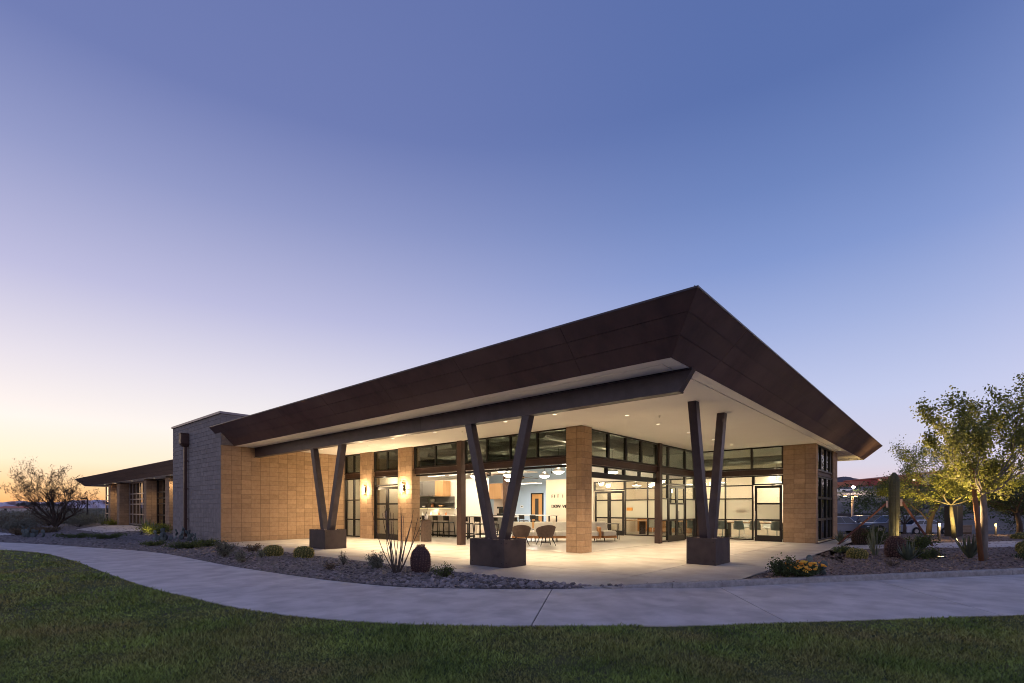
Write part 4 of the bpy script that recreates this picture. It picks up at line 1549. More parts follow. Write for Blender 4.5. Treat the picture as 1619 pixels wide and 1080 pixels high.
# back counter with tall cupboards
t = thing('kitchen_counter', 'pale back counter against the white kitchen partition', 'counter', (19.4, 22.0, 0), world=True)
MB().box(19.12, 19.748, 19.1, 25.0, .09, .88).build('carcass', 'marble', t)
MB().box(19.09, 19.748, 19.08, 25.0, .881, .92).build('worktop', 'counter_top', t)
for i in range(9):
    MB().box(19.105, 19.119, 19.13 + i * .65, 19.13 + i * .65 + .63, .12, .86).build('cupboard_door', 'marble', t)
for y, c in ((21.9, 'coffee'), (22.5, 'coffee'), (23.2, 'bottle'), (24.0, 'bottle')):
    MB().lathe([(.05, 0), (.06, .12), (.05, .2), (.02, .26), (.02, .30)], 12).build('bottle', 'terracotta' if c == 'coffee' else 'white_ware', None, smooth=True,
        loc=(19.4, y, .921), label='small %s on the kitchen counter under the shelves, %s' % ('brown bottle' if c == 'coffee' else 'white bottle', 'nearer the tap' if y in (21.9, 23.2) else 'farther from the tap'), cat='bottle')
# island
ISL = (17.3, 19.9)
t = thing('kitchen_island', 'marble fronted bar island with a pale counter top', 'island', (17.4, 20.0, 0), world=True)
MB().box(17.25, 17.95, 18.0, 21.9, .08, 1.02).build('body', 'marble', t)
MB().box(17.2, 18.05, 17.95, 21.95, 1.021, 1.06).build('counter_top', 'counter_top', t)
MB().box(17.32, 17.93, 18.05, 21.85, .0, .079).build('plinth', 'black_metal', t)
for y in (20.9, 21.5):
    MB().box(17.236, 17.249, y - .05, y + .05, .84, .94).build('socket_plate', 'frame_black', t)
t = thing('tap', 'curved chrome tap standing on the bar island', 'tap', (17.7, 19.3, 1.06))
MB().tube([(0, 0, 0), (0, 0, .25), (0, -.04, .33), (0, -.12, .35), (0, -.18, .31), (0, -.19, .24)], .014, 8).build('spout', 'chrome', t, smooth=True)
MB().lathe([(.035, 0), (.03, .04), (.015, .05)], 10).build('base', 'chrome', t)


def bar_stool(label, loc, rz):
    t = thing('bar_stool', label, 'bar stool', loc, rz, group='black bar stools')
    MB().cbox(-.20, .20, -.20, .20, .69, .74, .02).build('seat', 'black_metal', t)
    for sx in (-1, 1):
        for sy in (-1, 1):
            MB().tube([(sx * .22, sy * .21, 0), (sx * .17, sy * .17, .69)], .023, 6).build('leg', 'black_metal', t)
    MB().bar((-.205, -.20, .26), (.205, -.20, .26), .028).bar((-.205, .20, .26), (.205, .20, .26), .028).bar((-.205, -.2, .26), (-.205, .2, .26), .028).bar((.205, -.2, .26), (.205, .2, .26), .028).build('footrest', 'black_metal', t)
    rows = []
    for k in range(5):
        y = lerp(-.20, .20, k / 4); b = .05 * (1 - (k / 2 - 1) ** 2)
        rows.append([(-.20 - b, y, .82), (-.22 - b, y, 1.04)])
    m = MB().grid(rows)
    m.grid([[(x + .02, y, z) for x, y, z in r] for r in rows])
    m.build('backrest', 'black_metal', t)
    MB().bar((-.18, -.15, .72), (-.21, -.17, .88), .02).bar((-.18, .15, .72), (-.21, .17, .88), .02).build('back_frame', 'black_metal', t)
    return t


s0 = bar_stool('black bar stool at the marble island, first from the left end', (16.85, 21.3, 0), 0)
for i, (y, w) in enumerate(((20.45, 'second'), (19.6, 'third'), (18.8, 'fourth'))):
    dup(s0, (16.85, y, 0), random.uniform(-.08, .08), 'black bar stool at the marble island, %s from the left end' % w)
t = thing('high_table', 'tall narrow table with black legs and a pale top beside the stools', 'table', (17.0, 16.0, 0))
MB().box(-.42, .42, -1.25, 1.25, 1.02, 1.06).build('tabletop', 'counter_top', t)
for sx in (-1, 1):
    for sy in (-1, 1):
        MB().bar((sx * .36, sy * 1.15, 0), (sx * .36, sy * 1.15, 1.02), .05).build('leg', 'black_metal', t)
for i, (x, y, rz, w) in enumerate(((16.3, 16.9, 0, 'front left'), (16.3, 16.1, 0, 'front middle'), (16.3, 15.3, 0, 'front right'), (17.7, 16.7, pi, 'back left'), (17.7, 15.6, pi, 'back right'))):
    dup(s0, (x, y, 0), rz, 'black bar stool pushed to the tall table, %s' % w)
# second tall table farther back, in front of the blue wall
t = thing('high_table', 'dark legged tall table in front of the blue wall', 'table', (22.6, 18.2, 0))
MB().box(-.4, .4, -1.6, 1.6, 1.00, 1.05).build('tabletop', 'counter_top', t)
for sx in (-1, 1):
    for sy in (-1, 1):
        MB().bar((sx * .34, sy * 1.5, 0), (sx * .34, sy * 1.5, 1.0), .06).build('leg', 'black_metal', t)
for y, w in ((19.0, 'left'), (18.2, 'middle'), (17.4, 'right')):
    dup(s0, (21.9, y, 0), 0, 'black bar stool at the tall table by the blue wall, %s one' % w)
# tall wood cupboard, fridge, column near the blue wall
t = thing('tall_cupboard', 'tall wooden cupboard beside the grey refrigerator', 'cupboard', (23.2, 21.6, 0), world=True)
MB().box(23.0, 23.8, 20.9, 22.2, 2.0, 2.95).build('upper_door', 'cabinet_wood', t)
MB().box(23.02, 23.8, 20.9, 22.2, .9, 1.0).build('shelf', 'cabinet_grey', t)
MB().box(23.7, 23.8, 20.9, 22.2, 1.0, 2.0).build('back_panel', 'pale_wall', t)
MB().box(23.0, 23.8, 20.9, 22.2, 0, .9).build('lower_door', 'cabinet_grey', t)
t = thing('coffee_machine', 'black coffee machine on the cupboard shelf', 'coffee machine', (23.35, 21.25, 1.0))
MB().cbox(-.2, .2, -.17, .17, 0, .10, .015).build('tray', 'black_metal', t)
MB().cbox(-.02, .2, -.17, .17, .10, .40, .015).build('body', 'black_metal', t)
MB().cbox(-.2, .2, -.17, .17, .401, .52, .015).build('hood', 'black_metal', t)
MB().box(23.0, 23.25, 20.45, 20.75, 0, 4.4).build('interior_post', 'brown_steel', bld)
# wooden door in the blue wall
t = thing('wooden_door', 'orange wooden door with a narrow dark glass slot in the blue wall', 'door', (27.45, 21.6, 0), world=True)
MB().box(27.40, 27.495, 21.10, 21.17, 0, 2.46).box(27.40, 27.495, 22.07, 22.14, 0, 2.46).box(27.401, 27.494, 21.17, 22.07, 2.39, 2.46).build('frame', 'frame_black', t)
MB().box(27.43, 27.48, 21.175, 22.065, .01, 2.385).build('leaf', 'door_wood', t)
MB().box(27.422, 27.43, 21.48, 21.78, .35, 2.08).build('glass_slot', 'car_glass', t)
MB().tube([(27.43, 21.98, 1.0), (27.37, 21.98, 1.0), (27.37, 21.86, 1.0)], .014, 6).build('handle', 'chrome', t)
t = thing('thermostat', 'small white thermostat on the blue wall', 'thermostat', (27.47, 23.0, 1.45))
MB().cbox(-.02, .025, -.12, .12, 0, .16, .008).build('body', 'white_ware', t); MB().box(-.024, -.0205, -.07, .07, .05, .12).build('screen', 'cabinet_grey', t)


def text_obj(body, size, loc, rot, mat, parent, name='lettering', ext=.012):
    c = bpy.data.curves.new(name, 'FONT'); c.body = body; c.size = size; c.extrude = ext; c.align_x = 'LEFT'
    o = bpy.data.objects.new(name, c); COL.objects.link(o)
    dg = bpy.context.evaluated_depsgraph_get()
    me = bpy.data.meshes.new_from_object(o.evaluated_get(dg))
    bpy.data.objects.remove(o)
    me.materials.clear(); me.materials.append(MATS[mat])
    o = link(name, me, parent, loc=loc)
    o.rotation_euler = rot
    return o


t = thing('wall_message', 'two lines of dark raised letters on the warm message wall', 'lettering', (23.48, 17.2, 2.0))
for row_, zz_ in (('FIT I EKO', .02), ('DOW WE C', -.56)):
    for i_, ch_ in enumerate(row_):
        if ch_ != ' ':
            text_obj(ch_, .26, (0, .25 - .19 * i_, zz_), (pi / 2, 0, -pi / 2), 'sign_black', t, 'letter', .015)

# sofa (rotated to face the opening), cushions as parts
def sofa_module(parent, x0, x1, armR=False, armL=False):
    MB().cbox(x0, x1, -.42, .42, .14, .24, .02).build('frame', 'sofa_wood', parent)
    MB().cbox(x0 + .01, x1 - .01, -.43, .28, .245, .45, .05).build('seat_cushion', 'linen', parent)
    m = MB()
    m.hexa([(x0 + .02, .12, .42), (x1 - .02, .12, .42), (x1 - .02, .36, .42), (x0 + .02, .36, .42), (x0 + .05, .26, .84), (x1 - .05, .26, .84), (x1 - .05, .42, .82), (x0 + .05, .42, .82)])
    o = m.build('back_cushion', 'linen', parent)
    bv = o.modifiers.new('bevel', 'BEVEL'); bv.width = .06; bv.segments = 3
    for xx in (x0 + .08, x1 - .08):
        for yy in (-.36, .36):
            MB().tube([(xx, yy, 0), (xx, yy, .14)], .016, 6).build('leg', 'black_metal', parent)


sofa = thing('sofa', 'long cream sofa on a warm wooden frame in the lounge', 'sofa', (17.75, 13.15, 0), CAMA - pi / 2 - .03)
for i in range(4):
    sofa_module(sofa, -1.75 + i * .93, -1.75 + (i + 1) * .93 - .01)
MB().cbox(1.965, 2.06, -.44, .44, .14, .62, .02).build('armrest', 'sofa_wood', sofa)
s2 = thing('armless_seat', 'single cream seat with a wooden base at the end of the sofa', 'seat', (19.42, 11.55, 0), CAMA - pi / 2 + .5)
sofa_module(s2, -.36, .36)


def lounge_chair(label, loc, rz):
    t = thing('lounge_chair', label, 'armchair', loc, rz, group='brown lounge chairs')
    rows = []
    nA, nB = 13, 7
    for j in range(nB):
        v = j / (nB - 1)
        row = []
        for i in range(nA):
            a = lerp(-2.25, 2.25, i / (nA - 1))      # angle around the back (0 = straight back)
            fr = abs(a) / 2.25
            ht = lerp(.80, .50, fr ** 1.6)
            z = lerp(.33, ht, v)
            r = lerp(.25, .375 + .03 * (1 - fr), v ** .7)
            row.append((-r * cos(a) * 1.02 + .02, r * sin(a), z))
        rows.append(row)
    m = MB().grid(rows)
    m.grid([[(x * .90, y * .90, z + (.02 if z < .4 else -.006)) for x, y, z in r] for r in rows])
    m.grid([[rows[-1][i] for i in range(nA)], [(rows[-1][i][0] * .90, rows[-1][i][1] * .90, rows[-1][i][2] - .006) for i in range(nA)]])
    m.build('shell', 'chair_fabric', t, smooth=True)
    MB().lathe([(.05, .30), (.27, .33), (.32, .40), (.29, .44), (.05, .45)], 18, (.05, 0, 0)).build('seat', 'chair_fabric', t, smooth=True)
    for sx, sy in ((-1, -1), (1, -1), (-1, 1), (1, 1)):
        MB().tube([(sx * .33, sy * .30, 0), (sx * .18, sy * .18, .34)], [.010, .016], 6).build('leg', 'black_metal', t)
    return t


c0 = lounge_chair('brown shell armchair on thin black legs, the one nearer the block column', (15.45, 11.75, 0), .95)
dup(c0, (15.02, 12.62, 0), .75, 'brown shell armchair on thin black legs, half hidden by the steel planter')
for (x, y, lab) in ((16.75, 12.75, 'round dark side table in front of the sofa by the armchairs'), (17.9, 11.6, 'round dark side table in front of the sofa beside the block column')):
    t = thing('side_table', lab, 'side table', (x, y, 0))
    MB().lathe([(.28, .50), (.28, .52), (.27, .525)], 20).build('tabletop', 'cabinet_grey', t)
    MB().tube([(0, 0, .0), (0, 0, .5)], .02, 8).build('stem', 'black_metal', t)
    MB().lathe([(.2, 0), (.2, .012), (.02, .02)], 18).build('foot', 'black_metal', t)
t = thing('console_table', 'small dark console on tall legs behind the end of the sofa', 'table', (20.4, 11.9, 0), CAMA - pi / 2)
MB().box(-.45, .45, -.2, .2, .70, .73).build('tabletop', 'cabinet_grey', t)
for sx in (-1, 1):
    for sy in (-1, 1):
        MB().tube([(sx * .43, sy * .18, 0), (sx * .41, sy * .16, .7)], .016, 6).build('leg', 'black_metal', t)
# pedestal with a vase at the left of the opening
t = thing('pedestal', 'brown wooden pedestal at the left edge of the wide opening', 'pedestal', (13.98, 17.05, 0))
MB().box(-.17, .17, -.15, .15, 0, .90).build('body', 'chair_fabric', t); MB().box(-.19, .19, -.17, .17, .901, .93).build('top', 'dark_wood', t)
t = thing('vase', 'white vase holding a bare branch on the brown pedestal', 'vase', (13.98, 17.05, .93))
MB().lathe([(.05, 0), (.08, .06), (.08, .16), (.04, .23), (.045, .26)], 14).build('pot', 'white_ware', t, smooth=True)
br = MB(); br.tube([(0, 0, .2), (.02, -.08, .55), (.0, -.2, .95)], .006, 5); br.tube([(.01, -.04, .45), (.05, -.22, .7), (.05, -.34, 1.05)], .005, 5)
br.build('branch', 'twig', t)
lv = RNG.normal(size=(60, 3)) * np.array([.05, .08, .12]) + np.array([.02, -.22, .82])
leaves('leaf', lv, .05, 'leaf_dark', t, kind='stuff')

# meeting room
t = thing('meeting_table', 'long brown meeting table behind the frosted glass', 'table', (25.9, 8.4, 0))
MB().box(-.6, .6, -3.0, 3.0, .71, .75).build('tabletop', 'table_top', t)
for y in (-2.4, 0, 2.4):
    MB().box(-.3, .3, y - .04, y + .04, .0, .71).build('leg', 'black_metal', t)
t = thing('meeting_table', 'brown meeting table behind the double glass door of the lounge', 'table', (25.9, 13.0, 0))
MB().box(-.6, .6, -.9, .9, .71, .75).build('tabletop', 'table_top', t)
MB().box(-.3, .3, -.04, .04, .0, .71).build('leg', 'black_metal', t)
t = thing('low_cabinet', 'orange brown low cabinet in the meeting room', 'cabinet', (27.7, 12.2, 0))
MB().box(-.25, .25, -1.9, 1.9, .06, .82).build('carcass', 'sofa_wood', t)
for i in range(5):
    MB().box(-.266, -.251, -1.88 + i * .755, -1.14 + i * .755, .08, .80).build('cabinet_door', 'sofa_wood', t)


def shell_chair(label, mat, loc, rz):
    t = thing('swivel_chair', label, 'swivel chair', loc, rz, group='shell chairs round the meeting tables')
    rows = []
    for j in range(9):
        v = j / 8
        row = []
        for i in range(9):
            w = i / 4 - 1
            hw = lerp(.22, .24, v) * (1 if v < .85 else .8)
            if v < .5:
                x, z = lerp(.22, -.14, v * 2), .45 - .02 * sin(v * 2 * pi) + .05 * w * w
            else:
                x, z = lerp(-.14, -.24, (v - .5) * 2), .45 + .40 * (v - .5) * 2
                x += .10 * w * w
            row.append((x, w * hw, z))
        rows.append(row)
    m = MB().grid(rows).grid([[(x - .012, y, z - .012) for x, y, z in r] for r in rows])
    m.build('shell', mat, t, smooth=True)
    MB().tube([(0, 0, .08), (0, 0, .42)], .022, 8).build('stem', mat, t)
    b = MB()
    for k in range(4):
        a = k * pi / 2 + .4
        b.tube([(0, 0, .10), (.30 * cos(a), .30 * sin(a), .03)], [.02, .014], 6)
    b.build('base', mat, t)
    return t


w0 = shell_chair('white shell swivel chair beside the orange cabinet, seen through the lounge opening', 'shell_white', (24.55, 11.75, 0), 0)
dup(w0, (24.5, 10.75, 0), .2, 'white shell swivel chair half hidden by the brown steel post')
g0 = shell_chair('grey green shell swivel chair behind the garden double door', 'shell_grey', (24.6, 9.7, 0), 0)
for y, w in ((8.3, 'just left of the right V column'), (7.55, 'just right of the right V column'), (6.85, 'left of the single glass door'), (5.95, 'behind the single glass door')):
    dup(g0, (24.75, y, 0), random.uniform(-.4, .4), 'grey green shell swivel chair at the meeting table, ' + w)
for y, w in ((8.0, 'left'), (6.9, 'middle'), (5.8, 'right')):
    dup(w0, (27.0, y, 0), pi + random.uniform(-.3, .3), 'white shell swivel chair on the far side of the meeting table, %s one' % w)
area('meeting_wash_lamp', (27.6, 7.0, 2.9), 30, WARM2, .2, 3.0, (.5, 0, -1))

# ------------------------------------------------------------------ far wing
wing = thing('far_wing', 'distant low wing with tan piers and tall sunset-lit windows under a flared roof', 'building', (11.0, 40, 0), world=True)
WS, WXL, WF = 3.57, 10.1, .70
Y0, Y1 = 32.5, 64.7
rf = MB()
rf.prism([(WXL - WF + .02, Y0), (26, Y0), (26, Y1 + WF - .02), (WXL - WF + .02, Y1 + WF - .02)], WS + WF - .02, WS + WF + .03)
wroof = rf.build('roof', 'dark_steel', wing)
js = [Y0 + i * (Y1 - Y0) / 11 for i in range(12)]
for i in range(11):
    for r in range(3):
        t0, t1 = bs[r] + .006, bs[r + 1] - .006
        e0 = js[i] + .008
        def e1(t): return js[i + 1] - .008 + (WF * t if i == 10 else 0)
        p = [Vector((WXL - WF * t0, e0, WS + WF * t0)), Vector((WXL - WF * t0, e1(t0), WS + WF * t0)), Vector((WXL - WF * t1, e1(t1), WS + WF * t1)), Vector((WXL - WF * t1, e0, WS + WF * t1))]
        nv = Vector((1, 0, 1)).normalized() * .03
        MB().hexa(p + [q + nv for q in p]).build('fascia_panel', 'weathered_steel_lit', wroof)
MB().box(WXL + .01, 20, Y0, Y1 - .01, WS, WS + .03).build('soffit', 'soffit_paint', wing)
MB().hexa([(WXL + .05, Y1 - .04, WS + .031), (20, Y1 - .04, WS + .031), (20, Y1, WS + .031), (WXL + .05, Y1, WS + .031), (WXL - WF + .1, Y1 + WF - .1, WS + WF - .05), (20, Y1 + WF - .1, WS + WF - .05), (20, Y1 + WF - .05, WS + WF - .05), (WXL - WF + .1, Y1 + WF - .05, WS + WF - .05)]).build('fascia_end', 'weathered_steel', wroof)
for ya, yb in ((39.2, 40.1), (44.6, 45.3), (52.6, 53.5), (55.8, 56.6)):
    pc = MB().box(10.48, 11.1, ya + .03, yb, -.05, WS).build('pier', 'mortar', wing)
    m = MB(); bricks(m, 10.48, 11.1, ya + .03, yb, 0, WS - .12, '-x', run=True); bricks(m, 10.45, 11.1, ya + .03, yb, 0, WS - .12, '-y', bw=.32)
    m.build('block', 'tan_block_joined', pc, kind='stuff')
MB().box(11.1, 11.5, 53.5, 55.8, 0, WS).build('block_wall', 'tan_block_joined', wing)
for ya, yb, mu in ((45.3, 52.6, (46.4, 47.5, 48.4, 49.3, 50.4, 51.5)), (40.1, 44.6, (41.6, 43.1)), (56.6, 61.3, (58.2, 59.8))):
    window('window', 'x', 11.1, ya, yb, .06, WS - .03, mull=mu, trans=(.92, 1.75, 2.15, 2.60), parent=wing, gmat='mirror_glass', fmat='frame_light' if ya > 45 else 'frame_black', fw=.10, mw=.09)
MB().box(11.5, 20, 29.5, 61.3, 0, WS).build('core', 'ceiling_dark', wing)
for y in (38.6, 43.0, 49.0, 54.6, 58.5):
    spot('wing_lamp', (10.55, y, WS - .05), 90, WARM, 140, .8, .06)
    MB().lathe([(.045, .0), (.045, -.004)], 12, (10.55, y, WS - .001)).build('downlight', 'lamp_face', wing)

# ------------------------------------------------------------------ desert plants
def barrel(name, label, cat, loc, r, h, body, spine, ribs=22, spn=9, top=None, slen=.045, group=None):
    t = thing(name, label, cat, loc, random.uniform(0, 6), group=group)
    n = ribs * 4
    rows = []
    K = 12
    for k in range(K + 1):
        v = k / K
        z = h * v
        rr = r * (1 - abs(2 * v - .88) ** 2.8 * (.36 if v < .44 else .52))
        rows.append([(rr * (1 + .11 * cos(ribs * 2 * pi * j / n)) * cos(2 * pi * j / n + v * .25), rr * (1 + .11 * cos(ribs * 2 * pi * j / n)) * sin(2 * pi * j / n + v * .25), z) for j in range(n + 1)])
    m = MB().grid(rows)
    m.add([p for p in rows[-1][:-1]], [tuple(range(n))])
    m.build('body', body, t, smooth=True)
    # spine clusters along the ribs
    c, d = [], []
    for j in range(ribs):
        for k in range(spn):
            v = (k + .7 + random.uniform(-.3, .3)) / (spn + .4)
            z = h * v
            rr = r * (1 - abs(2 * v - .88) ** 2.8 * (.36 if v < .44 else .52)) * 1.08
            a = 2 * pi * j / ribs + v * .25
            for q in range(9):
                c.append((rr * cos(a), rr * sin(a), z))
                dd = np.array([cos(a), sin(a), (v - .5) * 1.6]) * .8 + RNG.normal(size=3) * .75
                d.append(dd / np.linalg.norm(dd))
    c = np.array(c); d = np.array(d) * slen * RNG.uniform(.7, 1.3, (len(d), 1))
    w = np.cross(d, RNG.normal(size=d.shape)); w /= np.linalg.norm(w, axis=1)[:, None]; w *= slen * .15
    np_mesh('spines', np.stack([c - w, c + w, c + d], 1).reshape(-1, 3), 3, spine, t, kind='stuff')
    return t


GB = 'golden barrel cacti'
barrel('golden_barrel_cactus', 'small golden barrel cactus in the dark gravel, left one of the pair', 'cactus', (6.854, 15.569, -.02), .25, .33, 'cactus_core', 'spine_gold', 20, 7, group=GB)
barrel('golden_barrel_cactus', 'small golden barrel cactus in the dark gravel, right one of the pair', 'cactus', (7.177, 14.294, -.02), .25, .34, 'cactus_core', 'spine_gold', 20, 7, group=GB)
barrel('golden_barrel_cactus', 'low bright golden barrel cactus alone in the red gravel by the kerb', 'cactus', (17.54, 2.11, -.02), .23, .29, 'cactus_core', 'spine_gold', 20, 8, group=GB)
barrel('golden_barrel_cactus', 'front golden barrel cactus of the two at the right edge by the path', 'cactus', (21.0, -1.75, -.02), .30, .36, 'cactus_core', 'spine_gold', 20, 8, group=GB)
barrel('golden_barrel_cactus', 'rear golden barrel cactus of the two at the right edge by the path', 'cactus', (22.6, -1.85, -.02), .36, .46, 'cactus_core', 'spine_gold', 20, 8, group=GB)
barrel('golden_barrel_cactus', 'golden mound cactus beyond the path beside the right bollard light', 'cactus', (33.9, -2.6, -.25), .55, .55, 'cactus_core', 'spine_gold', 20, 6, slen=.08, group=GB)
barrel('golden_barrel_cactus', 'golden mound cactus beyond the path, farthest to the right', 'cactus', (33.6, -4.6, -.25), .6, .55, 'cactus_core', 'spine_gold', 20, 6, slen=.08, group=GB)
# dark ribbed barrel with a crown of fruit, near the ocotillo
bb = barrel('barrel_cactus', 'dark ribbed barrel cactus with a crown of dry fruit at the patio edge', 'cactus', (7.336, 9.144, -.03), .205, .60, 'cactus_maroon', 'spine_pink', 20, 11, slen=.03)
fr = MB()
for k in range(17):
    a = 2 * pi * k / 17 + random.uniform(-.1, .1); rr = .075 * random.uniform(.6, 1.15)
    fr.lathe([(.008, 0), (.017, .014), (.015, .032), (.006, .046)], 6, (1.15 * rr * cos(a), 1.15 * rr * sin(a), .585 + random.uniform(-.008, .012)))
fr.build('fruit', 'fruit', bb)
barrel('barrel_cactus', 'large maroon barrel cactus in front of the saguaro', 'cactus', (18.6, 1.30, -.03), .235, .64, 'cactus_maroon', 'spine_pink', 24, 12, slen=.05)
barrel('barrel_cactus', 'brown barrel cactus with reddish top beyond the path near the building corner', 'cactus', (24.6, 2.85, -.03), .27, .66, 'cactus_brown', 'spine_pink', 24, 12, slen=.05)

# saguaro with three wooden braces
sg = thing('saguaro', 'tall single column saguaro cactus propped by wooden braces', 'cactus', (24.4, 1.75, -.05))
n = 21 * 4
rows = []
for k in range(26):
    v = k / 25
    z = 2.85 * v
    r = .158 * (1 - .18 * (1 - v) ** 2) * (1 if v < .86 else sqrt(max(0.02, 1 - ((v - .86) / .145) ** 2)))
    rows.append([(r * (1 + .085 * cos(21 * 2 * pi * j / n)) * cos(2 * pi * j / n), r * (1 + .085 * cos(21 * 2 * pi * j / n)) * sin(2 * pi * j / n), z) for j in range(n + 1)])
MB().grid(rows).build('stem', 'cactus_green', sg, smooth=True)
c, d = [], []
for j in range(21):
    a = 2 * pi * j / 21
    for k in range(46):
        z = .1 + k * .057
        for q in range(4):
            c.append((.172 * cos(a), .172 * sin(a), z)); dd = np.array([cos(a), sin(a), 0]) + RNG.normal(size=3) * .7; d.append(dd / np.linalg.norm(dd))
c = np.array(c); d = np.array(d) * .04
w = np.cross(d, RNG.normal(size=d.shape)); w /= np.linalg.norm(w, axis=1)[:, None]; w *= .004
np_mesh('spines', np.stack([c - w, c + w, c + d], 1).reshape(-1, 3), 3, 'leaf_grey', sg, kind='stuff')
for (dx, dy, zt, lab) in ((.55, -1.15, 1.72, 'reddish wooden brace leaning against the right side of the saguaro'), (-.9, 1.75, 1.66, 'long thin wooden brace running down to the left of the saguaro'), (1.6, .3, 1.7, 'wooden brace behind the saguaro')):
    t = thing('wooden_brace', lab, 'brace', (24.4 + dx, 1.75 + dy, -.05), group='braces propping the saguaro')
    u_ = Vector((dx, dy, 0)).normalized()
    MB().bar((0, 0, 0), (-dx + u_.x * .27, -dy + u_.y * .27, zt), .095, .05).build('plank', 'wood_brace', t)
    MB().bar((-dx + u_.x * .235, -dy + u_.y * .235, zt - .16), (-dx + u_.x * .235, -dy + u_.y * .235, zt + .10), .16, .06).build('pad', 'wood_pale', t)


def ocotillo(label, loc, n, h):
    t = thing('ocotillo', label, 'ocotillo', loc)
    for k in range(n):
        a = 2 * pi * k / n + random.uniform(-.3, .3)
        sp = random.uniform(.12, .62)
        hh = h * random.uniform(.60, 1.12)
        pts, rad = [], []
        bx, by = .05 * cos(a), .05 * sin(a)
        ph = random.uniform(0, 6)
        for i in range(8):
            v = i / 7
            pts.append((bx + cos(a) * sp * v ** .8 * hh * .75 + .03 * sin(ph + v * 5), by + sin(a) * sp * v ** .8 * hh * .75 + .03 * cos(ph + v * 4.5), hh * v))
            rad.append(lerp(.0125, .005, v))
        m = MB().tube(pts, rad, 5)
        for i in range(36):
            v = random.uniform(.1, .98); q = v * 7; ii = min(int(q), 6); w = q - ii
            p = Vector(pts[ii]) * (1 - w) + Vector(pts[ii + 1]) * w
            b = random.uniform(0, 6.28)
            m.add([p + Vector((0, 0, -.004)), p + Vector((0, 0, .006)), p + Vector((.022 * cos(b), .022 * sin(b), .006))], [(0, 1, 2)])
        m.build('stem', 'twig', t)
    return t


ocotillo('bare grey ocotillo with many thin thorny stems in front of the double doors', (6.841, 9.368, -.02), 17, 1.35)


def pad_cactus(label, loc, n, spread, hmax, size, group=None):
    t = thing('prickly_pear', label, 'cactus', loc, group=group)
    prof = MB()
    K = 14
    rings = []
    for zz, s in ((-.06, .55), (-.04, .9), (0, 1.0), (.04, .9), (.06, .55)):
        rings.append([(s * .40 * cos(2 * pi * k / K) * (1 + .15 * sin(2 * pi * k / K)), zz, .5 + s * .5 * sin(2 * pi * k / K)) for k in range(K + 1)])
    m = MB().grid(rings)
    m.add(rings[0][:-1], [tuple(range(K))]); m.add(rings[-1][:-1], [tuple(range(K))[::-1]])
    me = m.mesh('pad', True); me.materials.append(MATS['pad_blue'])
    pads = []
    for i in range(n):
        base = (random.uniform(-spread, spread), random.uniform(-spread, spread), 0) if i < n * .45 or not pads else None
        if base is None:
            p, s_, tl = random.choice(pads)
            base = (p[0] + tl[0] * s_ * .85 + random.uniform(-.05, .05), p[1] + tl[1] * s_ * .85, p[2] + s_ * .82)
            if base[2] > hmax * .7: base = (random.uniform(-spread, spread), random.uniform(-spread, spread), 0)
        s = size * random.uniform(.75, 1.2)
        rx, ry, rz_ = random.uniform(-.5, .5), random.uniform(-.35, .35), random.uniform(0, 6.28)
        o = link('pad', me, t)
        o.location = base; o.rotation_euler = (rx, ry, rz_); o.scale = (s, s, s)
        tl = Matrix.Rotation(rz_, 3, 'Z') @ Vector((sin(ry), -sin(rx), 1))
        pads.append((base, s, tl))
    return t


pad_cactus('blue grey prickly pear with round pads among the orange flowers', (12.85, 2.30, -.02), 26, .20, .5, .165)
pad_cactus('pale prickly pear at the foot of the grey block tower', (7.05, 26.6, -.02), 30, .55, .95, .21)
pad_cactus('small prickly pear at the corner of the grey block tower, nearer the wall', (7.45, 25.0, -.02), 12, .22, .6, .19)
pad_cactus('dark prickly pear at the far left beside the pale path', (3.45, 34.6, -.02), 26, .5, .8, .22)


def agave(label, loc, n, L, mat='agave', spread=.9, up=.55, group=None, name='agave', cat='agave', w0=.045):
    t = thing(name, label, cat, loc, group=group)
    for k in range(n):
        a = k * 2.39996 + random.uniform(-.1, .1)
        el = up + (1.45 - up) * (k / n) * spread
        el = min(1.5, el + random.uniform(-.08, .08))
        ll = L * random.uniform(.8, 1.1)
        m = MB()
        rows = []
        for i in range(6):
            v = i / 5
            e = el + .18 * v
            r, z = .03 + ll * v * cos(e), ll * v * sin(e)
            w = w0 * (1 - v) ** .65 * (1 + .5 * sin(pi * min(1, v * 1.5))) + .001
            s = Vector((-sin(a), cos(a), 0)) * w
            c = Vector((r * cos(a), r * sin(a), z))
            rows.append([c - s + Vector((0, 0, w * .35)), c + Vector((0, 0, -.004)), c + s + Vector((0, 0, w * .35))])
        m.grid(rows).build('leaf', mat, t, smooth=True)
    return t


agave('grey green agave with stiff leaves beside the maroon barrel cactus', (17.75, 0.97, -.02), 22, .55, 'agave')
agave('large dark agave beside the staked tree', (19.85, -.34, -.02), 34, .72, 'agave', up=.75)
agave('small agave at the foot of the end pier of the building', (24.9, 3.55, -.02), 18, .55, 'agave_pale')
agave('agave in the lit strip at the far wing, right of the entrance windows', (8.7, 37.2, -.02), 20, .95, 'agave_pale')
agave('agave in the lit strip at the far wing, nearest the grey tower', (8.4, 34.5, -.02), 18, .7, 'agave_pale')
agave('agave beside the lamp pole at the far left', (8.9, 57.0, -.02), 18, 1.2, 'agave_pale')
agave('agave beside the far end windows of the distant wing', (9.8, 55.3, -.02), 18, 1.2, 'agave_pale')
